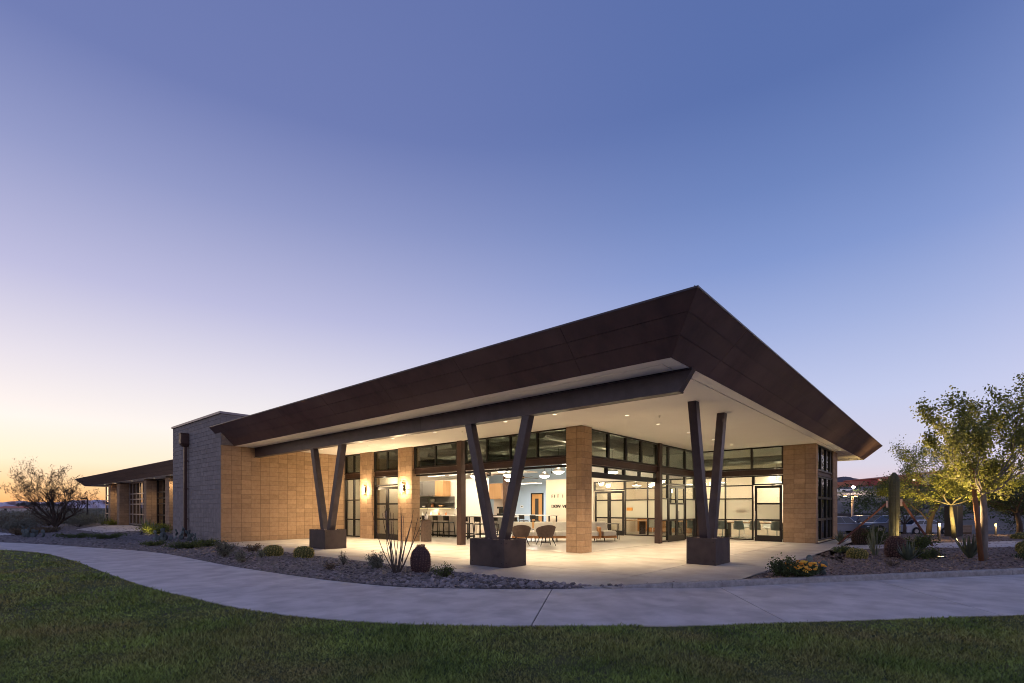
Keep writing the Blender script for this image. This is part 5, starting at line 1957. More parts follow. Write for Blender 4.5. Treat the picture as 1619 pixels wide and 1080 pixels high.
# slender lady-slipper / candelilla stems
t = thing('slipper_plant', 'tall thin stemmed pale succulent in the red gravel by the path', 'plant', (19.05, 1.84, -.02))
for k in range(22):
    a = random.uniform(0, 6.28); sp = random.uniform(.02, .28); h = random.uniform(.45, .95)
    MB().tube([(.05 * cos(a), .05 * sin(a), 0), (sp * .6 * cos(a), sp * .6 * sin(a), h * .5), (sp * cos(a), sp * sin(a), h)], [.012, .011, .006], 5).build('stem', 'agave_pale', t)


def shrub(name, label, cat, loc, rx, ry, h, n, size, mat, stems=8, group=None, up=.2, aspect=.45):
    t = thing(name, label, cat, loc, group=group)
    st = MB()
    ends = []
    for k in range(stems):
        a = random.uniform(0, 6.28); q = random.uniform(.3, .95)
        e = Vector((rx * q * cos(a), ry * q * sin(a), h * random.uniform(.55, 1.0) * (1.1 - .4 * q)))
        st.tube([(0, 0, 0), e * .5 + Vector((0, 0, h * .1)), e], [.012 * max(1, h), .008 * max(1, h), .003], 4)
        ends.append(e)
    st.build('stem', 'twig', t)
    ends = np.array([e[:] for e in ends])
    idx = RNG.integers(0, len(ends), n)
    f = RNG.uniform(.35, 1.1, (n, 1))
    c = ends[idx] * f + RNG.normal(size=(n, 3)) * np.array([rx, ry, h]) * .13
    c[:, 2] = np.maximum(c[:, 2], .01)
    leaves('leaves', c, size, mat, t, aspect=aspect, up=up, kind='stuff')
    return t


shrub('lantana', 'dark green bushy shrub with pointed shoots at the left of the orange flowers', 'shrub', (11.85, 2.72, -.02), .42, .30, .42, 1500, .055, 'leaf_dark', 22)
fl = shrub('flower_bed', 'low spread of orange and gold flowers over dark leaves by the kerb', 'flowers', (12.30, 2.40, -.02), .80, .34, .26, 2800, .05, 'leaf_dark', 30)
FLM = []
for mt_ in ('flower_orange', 'flower_orange', 'flower_gold'):
    me_ = MB().lathe([(.010, 0), (.036, .008), (.042, .022), (.026, .034), (.006, .038)], 9).mesh('flower')
    me_.materials.append(MATS[mt_]); FLM.append(me_)
for k in range(70):
    a = random.uniform(0, 6.28); q = sqrt(random.uniform(0, 1))
    o = link('flower', FLM[k % 3], fl, loc=(.80 * q * cos(a), .34 * q * sin(a), random.uniform(.15, .27)))
    o.rotation_euler = (random.uniform(-.5, .5), random.uniform(-.5, .5), 0)
    o.scale = [random.uniform(.7, 1.15)] * 3
shrub('sage_bush', 'silver green sage bush left of the ocotillo', 'shrub', (7.05, 10.40, -.02), .26, .26, .40, 1500, .045, 'leaf_grey', 26, up=.8)
shrub('yucca_tuft', 'small dark tufted plant at the gravel edge by the left V column', 'plant', (6.874, 11.632, -.02), .12, .12, .36, 420, .06, 'leaf_grey', 18, up=1.2, aspect=.15)
shrub('dry_shrub', 'small dry brown shrub by the edge of the walk', 'shrub', (6.15, 11.0, -.02), .20, .20, .24, 380, .035, 'leaf_dry', 12)
shrub('creosote', 'low green leafy shrub in the cobbles by the middle V column', 'shrub', (7.02, 8.02, -.02), .24, .24, .29, 900, .04, 'leaf_mid', 16)
shrub('desert_shrub', 'round olive shrub in the gravel before the block corner', 'shrub', (5.75, 16.3, -.02), .38, .38, .50, 1500, .05, 'leaf_grey', 20)
shrub('desert_shrub', 'thin pale shrub near the walk, right of the olive shrub', 'shrub', (5.5, 14.3, -.02), .32, .32, .36, 600, .045, 'leaf_grey', 14)
shrub('desert_shrub', 'small leafy shrub at the patio edge before the tan wall', 'shrub', (7.1, 17.6, -.02), .28, .28, .28, 600, .05, 'leaf_dry', 14)
shrub('slipper_plant', 'short pale stemmed plant beside the left golden barrel', 'plant', (6.35, 15.2, -.02), .14, .14, .24, 160, .10, 'agave_pale', 14, up=2.5, aspect=.12)
shrub('ground_cover', 'low green mat of leaves at the foot of the tower, left one', 'shrub', (6.1, 20.7, -.02), .75, .55, .26, 1500, .06, 'leaf_mid', 20)
shrub('ground_cover', 'low green mat of leaves at the foot of the tower, right one', 'shrub', (6.9, 21.4, -.02), .70, .5, .26, 1400, .06, 'leaf_mid', 20)
shrub('ground_cover', 'low dark patch of leaves in the left gravel near the walk', 'shrub', (5.6, 23.2, -.02), .6, .5, .2, 700, .06, 'leaf_mid', 12)
shrub('ground_cover', 'low leafy patch on the left gravel, nearer the tower', 'shrub', (5.6, 30.2, -.02), .9, .7, .28, 900, .08, 'leaf_mid', 14)
shrub('ground_cover', 'low leafy patch on the left gravel, farther from the tower', 'shrub', (4.7, 32.0, -.02), .9, .7, .25, 800, .08, 'leaf_mid', 14)
shrub('lime_shrub', 'bright lime green mound lit at the far wing beside the tower', 'shrub', (8.2, 33.2, -.02), .9, .7, .5, 1500, .09, 'leaf_lime', 18)
shrub('lime_shrub', 'bright lime green mound lit at the far wing between the agaves', 'shrub', (8.9, 36.0, -.02), .9, .7, .55, 1500, .09, 'leaf_lime', 18)
shrub('lime_shrub', 'low lime green mound at the far end of the distant wing', 'shrub', (10.3, 53.9, -.02), .8, .8, .5, 700, .12, 'leaf_lime', 12)
shrub('green_mound', 'round green shrub left of the saguaro base', 'shrub', (24.9, 2.35, -.02), .75, .7, .68, 2600, .07, 'leaf_mid', 26)
shrub('green_mound', 'low green shrub right of the saguaro base behind the agave', 'shrub', (22.8, .95, -.02), .8, .6, .50, 2200, .07, 'leaf_mid', 24)
shrub('green_mound', 'low dark green patch beyond the golden barrel by the path', 'shrub', (19.3, 2.7, -.02), .9, .4, .22, 1200, .05, 'leaf_mid', 18)
shrub('green_mound', 'green trailing plant between the agave and the round ground light', 'shrub', (18.6, .62, -.02), .55, .45, .32, 1500, .05, 'leaf_mid', 20)
shrub('green_mound', 'dark trailing plant at the right edge by the kerb', 'shrub', (19.6, -1.75, -.02), .8, .5, .2, 1600, .05, 'leaf_dark', 20)
shrub('grass_tuft', 'small dry tuft in the red gravel near the kerb', 'plant', (15.6, 1.15, -.02), .18, .18, .2, 300, .06, 'leaf_dry', 12, up=1.5, aspect=.12)
# shrubs beyond the walk on the left
for i, (x, y, rx, h, mt, lab) in enumerate([(3.6, 43.0, 1.1, .85, 'leaf_grey', 'grey green desert bush left of the big bare mesquite'), (3.4, 44.5, 1.9, 1.2, 'leaf_dry', 'brownish desert bush at the far left by the pale path'),
                                         (7.6, 51.0, 1.6, 1.05, 'leaf_grey', 'round grey green bush right of the mesquite trunk'), (6.3, 55.0, 2.2, 1.25, 'leaf_dry', 'dry rounded bush behind the mesquite'),
                                         (3.3, 37.6, .7, .4, 'leaf_dry', 'low dry bush at the bed edge left of the mesquite'), (4.6, 40.5, .7, .35, 'leaf_dry', 'low dark bush at the foot of the mesquite'),
                                         (2.0, 52.0, 2.2, 1.1, 'leaf_grey', 'grey bush at the left edge of the picture'), (9.5, 62.0, 1.8, 1.1, 'leaf_grey', 'grey bush behind the lamp pole')]):
    shrub('desert_bush', lab, 'bush', (x, y, -.05), rx, rx, h, 2600, .085, mt, 26)
for x, y in ((7.9, 35.0), (7.4, 32.6)):  # added lamps and fixtures that brighten the lime plants, no known source
    t = thing('landscape_spotlight', 'small ground spotlight among the lime plants by the far wing, %s' % ('farther one' if y > 34 else 'nearer one'), 'spotlight', (x, y, -.02))
    MB().lathe([(.04, .0), (.015, .02), (.015, .10)], 8).tube([(0, 0, .10), (.06, .02, .16)], .04, 8).build('body', 'pole_dark', t)
    spot('plant_fill_lamp', (x + .08, y + .03, .22), 22, (1, .78, .36), 130, .9, .05, (.75, .35, .25))
# scattered far scrub, joined
n = 5200
r = 60 * (700 / 60) ** RNG.uniform(0, 1, n)
az = RNG.uniform(-62, -22, n)
xx, yy = r * np.cos(CAMA - np.radians(az)), r * np.sin(CAMA - np.radians(az))
zz = np.full(n, -.3)
hh = RNG.uniform(.25, .6, n) * (1 + r / 500)
m_ = 16
base = RNG.normal(size=(n, m_, 3)) * np.array([.8, .8, .42])
base = base * hh[:, None, None] + np.stack([xx, yy, zz + hh * .55], 1)[:, None, :]
sc_ = np.repeat(hh, m_)
dd = RNG.normal(size=(n * m_, 3)); dd /= np.linalg.norm(dd, axis=1)[:, None]; ww = np.cross(dd, RNG.normal(size=(n * m_, 3))); ww /= np.linalg.norm(ww, axis=1)[:, None]
cc = base.reshape(-1, 3); s_ = (sc_ * .42)[:, None]
np_mesh('desert_scrub', np.stack([cc - dd * s_, cc + ww * s_ * .6, cc + dd * s_], 1).reshape(-1, 3), 3, 'leaf_grey', None, kind='stuff')

# ------------------------------------------------------------------ trees
def tree(name, label, loc, trunk_pts, trunk_r, limbs, depth, leaf_n, leaf_size, leaf_mat, bark, spread=.55, twig_len=.5, clump=.10, rot=0, lift=.25, seed=1, group=None, leaf_aspect=.45, leaf_up=0.0, shrink=.72, kids=(2, 3), alongp=.75, limb_r=.34):
    rg = random.Random(seed)
    t = thing(name, label, 'tree', loc, rot, group=group)
    m = MB()
    tips = []

    def branch(p, d, L, r, lev):
        pts, rad = [p.copy()], [r]
        d = d.normalized()
        seg = 4 if lev < depth - 1 else 3
        for i in range(seg):
            d = (d + Vector((rg.gauss(0, .16), rg.gauss(0, .16), rg.gauss(lift * .22, .12)))).normalized()
            pts.append(pts[-1] + d * (L / seg)); rad.append(r * (1 - .55 * (i + 1) / seg))
        m.tube(pts, rad, 6 if lev == 0 else (5 if lev < 2 else 3), cap=False)
        if lev >= depth - 1:
            tips.append((pts, lev))
        if lev < depth:
            k = rg.randint(*kids)
            for q in range(k):
                nd = (d + Vector((rg.gauss(0, spread), rg.gauss(0, spread), rg.gauss(lift * .5, spread * .6)))).normalized()
                branch(pts[-1], nd, L * shrink * rg.uniform(.75, 1.15), rad[-1] * .85, lev + 1)
            for i in range(1, seg):
                if rg.random() < alongp:
                    nd = (d + Vector((rg.gauss(0, spread * 1.4), rg.gauss(0, spread * 1.4), rg.gauss(lift * .4, spread * .8)))).normalized()
                    branch(pts[i], nd, L * shrink * rg.uniform(.55, .95), rad[i] * .6, min(lev + 2, depth) if lev + 2 <= depth else depth)

    tp = [Vector(p) for p in trunk_pts]
    if len(tp) > 1:
        m.tube(tp, [lerp(trunk_r, trunk_r * .7, i / (len(tp) - 1)) for i in range(len(tp))], 8)
    for (at_, d, L) in limbs:
        p = tp[-1] if at_ is None else tp[0].lerp(tp[-1], at_) if len(tp) == 2 else tp[min(int(at_ * (len(tp) - 1)), len(tp) - 1)]
        branch(p, Vector(d), L, trunk_r * limb_r, 0)
    m.build('trunk', bark, t, smooth=True)
    if leaf_n:
        P = []
        for pts, lev in tips:
            for i in range(len(pts) - 1):
                P.append((pts[i], pts[i + 1]))
        A = np.array([p[0][:] for p in P]); B = np.array([p[1][:] for p in P])
        idx = RNG.integers(0, len(P), leaf_n)
        c = A[idx] + (B[idx] - A[idx]) * RNG.uniform(0, 1.1, (leaf_n, 1)) + RNG.normal(size=(leaf_n, 3)) * clump
        leaves('crown', c, leaf_size, leaf_mat, t, aspect=leaf_aspect, up=leaf_up, kind='stuff')
    return t


R3 = Vector((rgt[0], rgt[1], 0)); F3 = Vector((fwd[0], fwd[1], 0))


def cw(X, Y, z=0.0):       # metres to the right / ahead of the camera's foot point
    p = R3 * X + F3 * Y
    return (p.x, p.y, z)


def limbset(rg, n, L, lean=.7, up=1.0, at=None):
    out = []
    for k in range(n):
        a = 2 * pi * k / n + rg.uniform(-.35, .35)
        out.append((at, (lean * cos(a), lean * sin(a), up * rg.uniform(.8, 1.2)), L * rg.uniform(.8, 1.2)))
    return out


rg = random.Random(3)
# staked young tree, right foreground
b = cw(12.98, 14.0, -.03)
limbs = []
for (dx, dy, dz, L) in ((-1.0, .1, .62, 1.45), (-.55, -.2, 1.0, 1.55), (-.15, .3, 1.1, 1.6), (.25, -.1, 1.3, 1.9), (.6, .2, 1.0, 1.6), (1.0, -.2, .55, 1.4), (.5, .7, .7, 1.3), (-.5, .7, .7, 1.3), (-.85, -.5, .25, 1.2), (.85, -.4, .2, 1.2), (.35, -.6, 1.2, 1.5)):
    v = R3 * dx + F3 * dy
    limbs.append((None, (v.x, v.y, dz), L * .86))
tree('palo_verde_tree', 'young leafy tree with a pale trunk tied to an orange stake by the kerb', b, [(0, 0, 0), (.02, -.02, .5), (.035, -.03, 1.0), (.03, -.02, 1.45), (0, 0, 1.85)], .095,
     limbs, 3, 16500, .076, 'leaf_palo', 'bark_pale', spread=.5, clump=.08, lift=.45, seed=11, shrink=.62, leaf_aspect=.55)
st_b, st_t = Vector(cw(12.83, 14.0 - .12, -.03)), Vector(cw(12.62, 13.95, 2.68))
t = thing('tree_stake', 'leaning round orange wooden stake beside the pale trunk', 'stake', st_b)
MB().tube([(0, 0, 0), st_t - st_b], [.062, .055], 10).build('post', 'wood_stake', t, smooth=True)
MB().tube([(st_t - st_b) * .62, (st_t - st_b) * .62 + R3 * .2 + F3 * .12], .008, 5).build('tie', 'rubber', t)
# trees behind it
b = cw(24.6, 30.0, -.13)
tree('mesquite_tree', 'mesquite with a dark curved trunk in front of the white car', b, [(0, 0, 0), (.12, -.05, .7), (.42, -.2, 1.3), (.62, -.45, 1.8)], .15,
     [(None, (R3 * a + F3 * c + Vector((0, 0, e)))[:], L) for a, c, e, L in ((-1, .2, .5, 1.7), (-.6, -.4, .9, 1.8), (0, .4, 1, 1.8), (.7, 0, .8, 1.7), (1, -.3, .35, 1.6), (-.2, -.8, .6, 1.5))] + [(.35, (R3 * -1.1 + Vector((0, 0, .9)))[:], 1.6)],
     3, 15000, .10, 'leaf_mid', 'bark', spread=.55, clump=.14, lift=.2, seed=5, shrink=.66)
b = cw(20.9, 24.0, -.03)
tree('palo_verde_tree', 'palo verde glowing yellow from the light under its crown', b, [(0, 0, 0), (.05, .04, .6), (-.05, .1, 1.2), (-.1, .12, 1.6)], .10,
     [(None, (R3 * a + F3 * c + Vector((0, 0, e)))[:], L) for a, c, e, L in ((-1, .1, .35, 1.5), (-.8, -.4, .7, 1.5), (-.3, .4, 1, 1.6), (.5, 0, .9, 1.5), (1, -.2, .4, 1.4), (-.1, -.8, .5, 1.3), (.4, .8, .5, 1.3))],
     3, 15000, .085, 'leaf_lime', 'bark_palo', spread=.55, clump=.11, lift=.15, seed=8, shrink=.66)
b = cw(26.5, 26.5, -.05)
tree('mesquite_tree', 'dense dark tree at the right edge behind the bollard light', b, [(0, 0, 0), (.1, 0, .6), (.05, .1, 1.2)], .14,
     limbset(rg, 6, 1.35, .9, .75), 3, 11000, .095, 'leaf_dark', 'bark', spread=.6, clump=.14, lift=.12, seed=21, shrink=.68)
b = cw(30.5, 30.5, -.2)
tree('mesquite_tree', 'dark rounded tree farthest to the right beyond the garden', b, [(0, 0, 0), (.1, 0, .6), (.05, .1, 1.1)], .15,
     limbset(rg, 7, 1.5, 1.0, .7), 3, 11000, .11, 'leaf_dark', 'bark', spread=.6, clump=.16, lift=.1, seed=33, shrink=.68)
b = cw(34.0, 44.0, -1.2)
tree('mesquite_tree', 'mesquite in the parking lot beyond the parked cars', b, [(0, 0, 0), (.1, 0, 1.2)], .15,
     limbset(rg, 6, 1.9, .8, .9), 3, 9000, .14, 'leaf_mid', 'bark', spread=.55, clump=.2, lift=.15, seed=43, shrink=.68)
# bare mesquite against the sunset
b = (5.6, 45.8, -.05)
mq = []
for (dx, dz, L, dy) in ((-1.0, 1.0, 2.0, .1), (-.7, 1.3, 2.1, -.3), (-.35, 1.5, 2.1, .4), (0.02, 1.7, 2.25, -.2), (.3, 1.4, 2.1, .3), (.75, 1.0, 2.0, -.1), (1.0, .75, 1.9, .2), (-.2, 1.2, 1.9, -.8), (.3, 1.2, 1.9, .8)):
    v = R3 * dx + F3 * dy
    mq.append((None, (v.x, v.y, dz), L * .78))
tree('bare_mesquite', 'large nearly bare mesquite spreading dark twigs against the orange sky', b, [(0, 0, 0), (.02, 0, .2)], .20, mq, 4, 4800, .24, 'mesquite_twig', 'bark',
     spread=.42, clump=.10, lift=.28, seed=17, shrink=.70, leaf_aspect=.10, leaf_up=.8, alongp=.95, limb_r=.42)

# ------------------------------------------------------------------ garden lights and street furniture
def bollard(label, loc, h):
    t = thing('bollard_light', label, 'bollard light', loc)
    MB().lathe([(.05, 0), (.045, .02), (.045, h - .16)], 12).build('post', 'pole_dark', t, smooth=True)
    MB().lathe([(.034, h - .16), (.034, h - .03)], 12).build('lens', 'bollard_glow', t)
    MB().lathe([(.052, h - .03), (.055, h - .015), (.04, h), (.01, h + .004)], 12).build('cap', 'pole_dark', t)
    point('bollard_lamp', (loc[0] - .10, loc[1] - .10, loc[2] + h - .1), 22, (1, .62, .26), .05)


bollard('lit bollard light in the gravel near the dark pillar box', cw(19.1, 22.7, -.02), .80)
bollard('lit bollard light by the path on the right side of the staked tree', cw(25.9, 27.2, -.1), .72)
t = thing('dark_post', 'short dark unlit post left of the pillar box', 'post', cw(21.5, 25.6, -.05))
MB().lathe([(.06, 0), (.06, .78), (.05, .80), (.01, .81)], 10).build('shaft', 'pole_dark', t)
t = thing('pillar_box', 'tall plain dark steel box standing by the garden path', 'cabinet', cw(22.6, 26.0, -.06), CAMA - pi / 2 + .12)
MB().cbox(-.31, .31, -.22, .22, .05, 1.62, .02).build('body', 'pole_dark', t); MB().box(-.28, .28, -.19, .19, 0, .05).build('plinth', 'frame_black', t)
MB().box(-.012, .012, -.226, -.2205, .1, 1.58).build('door_gap', 'cabinet_grey', t)
t = thing('low_wall', 'low pale block wall behind the agave', 'wall', cw(29.0, 33.0, -.3), CAMA - pi / 2)
for i in range(4):
    for k in range(2):
        MB().box(-.8 + i * .40, -.41 + i * .40, -.1, .1, k * .2 + .16, k * .2 + .35).build('block', 'block_low', t)
MB().box(-.79, .78, -.09, .09, 0, .56).build('core', 'mortar', t)
MB().box(-.83, .81, -.13, .13, .561, .62).build('cap', 'block_low', t)
t = thing('well_light', 'small round ground light glowing in the red gravel', 'ground light', (19.38, .30, -.012))
MB().lathe([(.13, 0), (.13, .03), (.10, .035)], 18).build('rim', 'pole_dark', t); MB().lathe([(.098, .030), (.098, .0345), (.01, .036)], 18).build('lens', 'bollard_glow', t)
spot('well_lamp', (19.38, .30, .06), 1900, (1, .68, .32), 72, .8, .05, (-.30, -.62, 3.0))
# lamps under the glowing palo verde
spot('tree_lamp', cw(19.9, 22.7, .05), 1400, (1, .68, .26), 110, .7, .05, (R3 * .9 + F3 * 1.2 + Vector((0, 0, 2.6)))[:])
spot('tree_lamp', cw(22.5, 27.0, .05), 700, (1, .68, .26), 110, .7, .05, (R3 * .9 + F3 * 2.2 + Vector((0, 0, 2.4)))[:])
spot('cactus_lamp', cw(15.0, 18.9, .08), 130, (1, .68, .30), 80, .8, .04, (R3 * -.55 + F3 * .65 + Vector((0, 0, 1.3)))[:])
for lab, X, Y in (('small black landscape spotlight at the foot of the saguaro', 15.0, 18.9), ('small black landscape spotlight in front of the glowing palo verde', 19.9, 22.7), ('small black landscape spotlight before the curved mesquite', 22.5, 27.0)):
    t = thing('landscape_spotlight', lab, 'spotlight', cw(X, Y, -.05))
    MB().lathe([(.04, .0), (.015, .02), (.015, .06)], 8).tube([(0, 0, .05), (-.05, -.04, .02)], .035, 8).build('body', 'pole_dark', t)


def street_lamp(name, label, loc, h, arms, glow, power, col, rad=.05):
    t = thing(name, label, 'street lamp', loc)
    MB().tube([(0, 0, 0), (0, 0, h)], [rad * 1.2, rad], 8).build('pole', 'pole_paint' if power else 'pole_dark', t)
    MB().lathe([(rad * 2.2, 0), (rad * 2.2, .3), (rad * 1.3, .34)], 8).build('base', 'pole_dark', t)
    for s in arms:
        v = R3 * s
        MB().bar((0, 0, h - .03), (v.x, v.y, h + .03), .06).build('arm', 'pole_dark', t)
        hd = MB().cbox(v.x - .25, v.x + .25, v.y - .2, v.y + .2, h - .03, h + .09, .03).build('lamp_head', 'pole_dark', t)
        if glow:
            MB().lathe([(.17, -.13), (.2, -.04), (.1, -.031)], 12, (v.x, v.y, h)).build('lens', glow, t)
            point('street_lamp_light', (loc[0] + v.x, loc[1] + v.y, loc[2] + h - .3), power, col, .12)
    return t


street_lamp('street_lamp', 'tan parking lot lamp with a glowing orange head beyond the cars', cw(46.9, 70, -1.17), 4.3, (.45, -1.0), 'street_glow', 260, (1, .6, .25), .11)
street_lamp('lamp_pole', 'slim dark unlit lamp pole beside the far wing at sunset', (10.1, 63.5, -.2), 2.55, (-.35,), None, 0, None, .05)
# far floodlight and hillside
t = thing('flood_light', 'white floodlight on a mast in front of the far red building', 'floodlight', cw(73.9, 110, 4.6))
MB().tube([(0, 0, -.5), (0, 0, 1.2)], .08, 8).build('mast', 'pole_dark', t)
MB().lathe([(.05, 1.1), (.34, 1.25), (.34, 1.5), (.06, 1.62)], 12).build('lamp', 'flood_glow', t)
point('flood_lamp', cw(73.6, 109.2, 6.2), 900, (1, .86, .8), .3)

rz_v = CAMA - pi / 2
red = thing('red_building', 'low dark red building with an orange roof edge on the far hillside', 'building', cw(104, 140, 5.9), rz_v)
MB().box(-8.6, 18, -5, 6, -2.5, 3.2).build('wall', 'red_wall', red)
MB().box(-13.0, -8.61, -4, 6, -2.5, 2.7).build('side_wall', 'red_roof', red)
MB().hexa([(-8.8, -5.4, 3.21), (18.4, -5.4, 3.21), (18.4, 6.2, 3.21), (-8.8, 6.2, 3.21), (-8.8, -5.4, 3.35), (18.4, -5.4, 6.2), (18.4, 6.2, 6.2), (-8.8, 6.2, 3.35)]).build('roof', 'red_roof', red)
MB().box(4.5, 8.5, -5.9, -5.41, 1.6, 4.6).build('entrance_panel', 'pale_wall', red)
MB().box(-3, -.8, -5.06, -5.005, -.2, 1.5).build('door', 'cabinet_grey', red)
for x in (-6.5, -1.8, 2.5):
    MB().box(x, x + .5, -5.3, -5.02, 2.9, 3.05).build('wall_light', 'pendant_glow', red)
t = thing('site_trailer', 'long low white trailer below the floodlight', 'trailer', cw(77, 116, 4.9), rz_v)
MB().cbox(-3.4, 3.4, -1.2, 1.2, .10, .80, .05).build('body', 'paint_white', t)
for x in (-2, 0, 2):
    MB().box(x - .4, x + .4, -1.22, -1.201, .4, .65).build('window', 'car_glass', t)
for x in (-2.2, 2.2):
    MB().tube([(x, -1.22, .1), (x, -1.0, .1)], .2, 12).build('wheel', 'rubber', t)
t = thing('retaining_wall', 'dark retaining wall crossing the slope under the trailer', 'wall', cw(95, 112, 4.0), rz_v)
for i in range(14):
    MB().box(-24 + i * 3.6, -20.45 + i * 3.6, -.2, .2, -.6, .85).build('panel', 'pole_dark', t)
t = thing('retaining_wall', 'long dark retaining wall behind the parking lot', 'wall', cw(70, 83, -1.4), rz_v)
for i in range(20):
    MB().box(-40 + i * 4.0, -36.05 + i * 4.0, -.2, .2, -.2, 1.95).build('panel', 'asphalt', t)
# shrubs on the far slope
n = 900
r = RNG.uniform(92, 190, n); az = RNG.uniform(27, 62, n)
xx, yy = r * np.cos(CAMA - np.radians(az)), r * np.sin(CAMA - np.radians(az))
zz = terrain_h(xx, yy)
hh = RNG.uniform(.4, 1.1, n)
base = RNG.normal(size=(n, 18, 3)) * np.array([.7, .7, .4]) * hh[:, None, None] + np.stack([xx, yy, zz + hh * .4], 1)[:, None, :]
cc = base.reshape(-1, 3); s_ = np.repeat(hh, 18)[:, None] * .4
dd = RNG.normal(size=cc.shape); dd /= np.linalg.norm(dd, axis=1)[:, None]; ww = np.cross(dd, RNG.normal(size=cc.shape)); ww /= np.linalg.norm(ww, axis=1)[:, None]
np_mesh('hillside_scrub', np.stack([cc - dd * s_, cc + ww * s_ * .6, cc + dd * s_], 1).reshape(-1, 3), 3, 'leaf_dark', None, kind='stuff')
# slope behind the parking lot gets its own tone
sl_rows = []
for rr in np.linspace(85, 240, 22):
    row = []
    for a in np.linspace(20, 72, 60):
        x, y = polar(rr, a)
        row.append((x, y, float(terrain_h(np.array(x), np.array(y))) + .05))
    sl_rows.append(row)
MB().grid(sl_rows).build('hillside', 'hill_slope', smooth=True, kind='structure')
# little houses far off at the left
for X, Y, w, h, lab in ((-196, 200, 9, 2.6, 'pale house far off at the left edge of the desert'), (-214, 225, 6, 4.4, 'small dark roofed house in the far left desert'), (-228, 250, 7, 4.2, 'second small house to the right in the far left desert')):
    t = thing('house', lab, 'house', cw(X, Y, -.4), rz_v)
    MB().box(-w / 2, w / 2, -3, 3, 0, h * .7).build('wall', 'pale_wall' if w > 8 else 'mortar_grey', t)
    MB().hexa([(-w / 2 - .4, -3.4, h * .7 + .01), (w / 2 + .4, -3.4, h * .7 + .01), (w / 2 + .4, 3.4, h * .7 + .01), (-w / 2 - .4, 3.4, h * .7 + .01), (-w / 2 + .8, -.2, h), (w / 2 - .8, -.2, h), (w / 2 - .8, .2, h), (-w / 2 + .8, .2, h)]).build('roof', 'red_roof' if w > 8 else 'pole_dark', t)
    MB().box(-1, 0, -3.02, -3.002, .8, 1.6).build('window', 'car_glass', t)


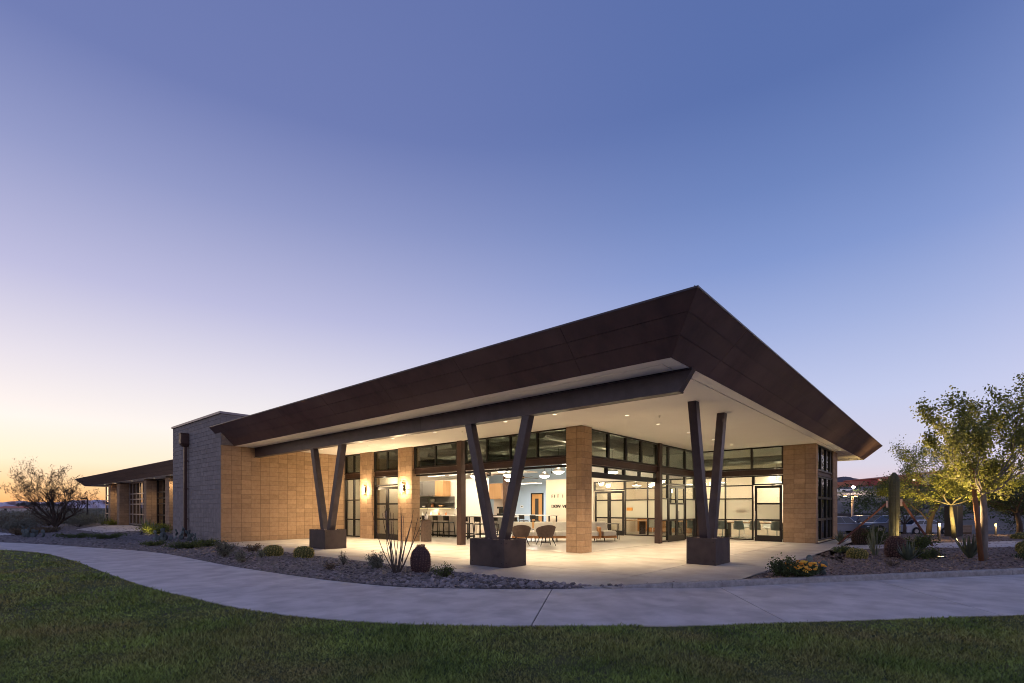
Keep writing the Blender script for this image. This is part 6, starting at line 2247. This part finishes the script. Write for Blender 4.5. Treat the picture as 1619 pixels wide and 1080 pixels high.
# ------------------------------------------------------------------ vehicles
def car(name, label, cat, loc, rz, L, W, prof, cab, paint, wheels, wr, clearance=.28, cab_paint=None):
    """prof: (x, z) top line of the lower body; cab: (x, z) greenhouse outline"""
    t = thing(name, label, cat, loc, rz)
    def loft(out, ys, zlow):
        rows = []
        for y, ins, dz in ys:
            rows.append([(x * (1 - ins), y, z - dz) for x, z in out])
        return rows
    out = [(-L / 2, clearance)] + prof + [(L / 2, clearance)]
    rows = loft(out, ((-W / 2 + .10, .015, .03), (-W / 2, 0, .05), (-W / 2 + .06, 0, 0), (W / 2 - .06, 0, 0), (W / 2, 0, .05), (W / 2 - .10, .015, .03)), 0)
    m = MB().grid(rows)
    n = len(out)
    m.add(rows[0], [tuple(range(n))]); m.add(rows[-1], [tuple(range(n))[::-1]])
    m.build('body', paint, t)
    wt = W / 2 - .07; wb = W / 2 - .16
    zb = min(z for x, z in cab)
    rows = []
    for s in (-1, 1):
        rows.append([(x, s * (wt - (z - zb) * .28), z) for x, z in cab])
    m = MB().grid(rows)
    n = len(cab)
    m.add(rows[0], [tuple(range(n))]); m.add(rows[1], [tuple(range(n))[::-1]])
    cb_ = m.build('cabin', cab_paint or paint, t)
    # side and end glass
    cxm = sum(x for x, z in cab) / n; zt = max(z for x, z in cab)
    for s in (-1, 1):
        def q(x, z): return (x, s * (wt - (z - zb) * .28 + .008), z)
        xs0 = [x for x, z in cab if z == zb]; xs1 = sorted(x for x, z in cab if z > zt - .1)
        a, b = min(xs0) + .16, max(xs0) - .16; c, d = xs1[0] + .08, xs1[-1] - .08
        z0, z1 = zb + .06, zt - .10
        k = 3
        for i in range(k):
            p0, p1 = lerp(a, b, i / k) + .03, lerp(a, b, (i + 1) / k) - .03
            t0, t1 = lerp(c, d, i / k) + .03, lerp(c, d, (i + 1) / k) - .03
            vs = [q(p0, z0), q(p1, z0), q(t1, z1), q(t0, z1)]
            MB().add(vs + [(x, y - s * .006, z) for x, y, z in vs], [(0, 1, 2, 3), (7, 6, 5, 4), (0, 4, 5, 1), (1, 5, 6, 2), (2, 6, 7, 3), (3, 7, 4, 0)]).build('window', 'car_glass', cb_)
    xs0 = [x for x, z in cab if z == zb]; xs1 = sorted(x for x, z in cab if z > zt - .1)
    for (xa, xb, sg_) in ((max(xs0), xs1[-1], 1), (min(xs0), xs1[0], -1)):
        y0, y1 = wt - .12, wt - (zt - zb) * .28 - .10
        vs = [(lerp(xa, xb, .12) + sg_ * .012, -y0, lerp(zb, zt, .12)), (lerp(xa, xb, .12) + sg_ * .012, y0, lerp(zb, zt, .12)), (lerp(xa, xb, .88) + sg_ * .012, y1, lerp(zb, zt, .88)), (lerp(xa, xb, .88) + sg_ * .012, -y1, lerp(zb, zt, .88))]
        MB().add(vs, [(0, 1, 2, 3)]).build('windscreen' if sg_ > 0 else 'rear_window', 'car_glass', cb_)
    for wx in wheels:
        for s in (-1, 1):
            w_ = MB().tube([(wx, s * (W / 2 - .20), wr), (wx, s * (W / 2 + .012), wr)], wr, 20).build('wheel', 'rubber', t)
            MB().tube([(wx, s * (W / 2 + .0), wr), (wx, s * (W / 2 + .022), wr)], wr * .62, 14).build('rim', 'rim_metal', w_)
            MB().tube([(wx, s * (W / 2 - .02), wr + .02), (wx, s * (W / 2 + .006), wr + .02)], wr * 1.16, 20).build('wheel_arch', 'rubber', t)
    zf = prof[-1][1]
    for s in (-1, 1):
        MB().cbox(L / 2 - .10, L / 2 + .012, s * (W / 2 - .32) - .16, s * (W / 2 - .32) + .16, zf - .22, zf - .08, .015).build('headlight', 'head_lens', t)
        MB().cbox(-L / 2 - .012, -L / 2 + .08, s * (W / 2 - .22) - .12, s * (W / 2 - .22) + .12, prof[0][1] - .34, prof[0][1] - .10, .015).build('tail_light', 'tail_red', t)
    for s in (-1, 1):
        MB().cbox(max(xs0) - .35, max(xs0) - .18, s * (W / 2 + .10) - .09, s * (W / 2 + .10) + .09, zb + .02, zb + .18, .02).build('mirror', paint, t)
    return t


PZ = -1.165
RZ = CAMA - pi / 2
suv_p = [(-2.4, .95), (-2.35, 1.02), (.9, 1.02), (2.2, .95), (2.38, .80)]
suv_c = [(-2.25, 1.0), (-1.95, 1.68), (-1.6, 1.74), (.3, 1.74), (.62, 1.66), (1.25, 1.0)]
car('parked_suv', 'silver four door vehicle parked nearest the building corner', 'car', cw(34.2, 53, PZ), RZ, 4.8, 1.9, suv_p, suv_c, 'paint_silver', (-1.45, 1.5), .36)
trk_p = [(-2.85, 1.10), (-2.8, 1.14), (1.3, 1.14), (2.65, 1.08), (2.85, .90)]
trk_c = [(-2.8, 1.12), (-2.75, 1.80), (-2.6, 1.86), (.15, 1.86), (.50, 1.80), (1.25, 1.12)]
car('pickup_truck', 'dark grey pickup truck with a camper shell behind the saguaro', 'truck', cw(38.5, 51.5, PZ), RZ + pi, 5.7, 2.0, trk_p, trk_c, 'paint_grey', (-1.75, 1.85), .40, .36, 'paint_silver')
sed_p = [(-2.3, .85), (-2.2, .93), (-1.5, .95), (1.2, .93), (2.1, .80), (2.3, .62)]
sed_c = [(-1.85, .93), (-1.0, 1.40), (-.5, 1.46), (.2, 1.46), (.55, 1.38), (1.45, .93)]
car('white_sedan', 'white sedan parked behind the curved mesquite trunk', 'car', cw(40.9, 50.5, PZ), RZ, 4.6, 1.82, sed_p, sed_c, 'paint_white', (-1.4, 1.42), .33, .24)
car('dark_suv', 'dark vehicle parked in the far row behind the white sedan', 'car', cw(45.5, 58.5, PZ), RZ, 4.8, 1.9, suv_p, suv_c, 'paint_dark', (-1.45, 1.5), .36)
car('dark_suv', 'dark vehicle in the far row behind the pickup truck', 'car', cw(41.0, 59.5, PZ), RZ + pi, 4.8, 1.9, suv_p, suv_c, 'paint_dark', (-1.45, 1.5), .36)
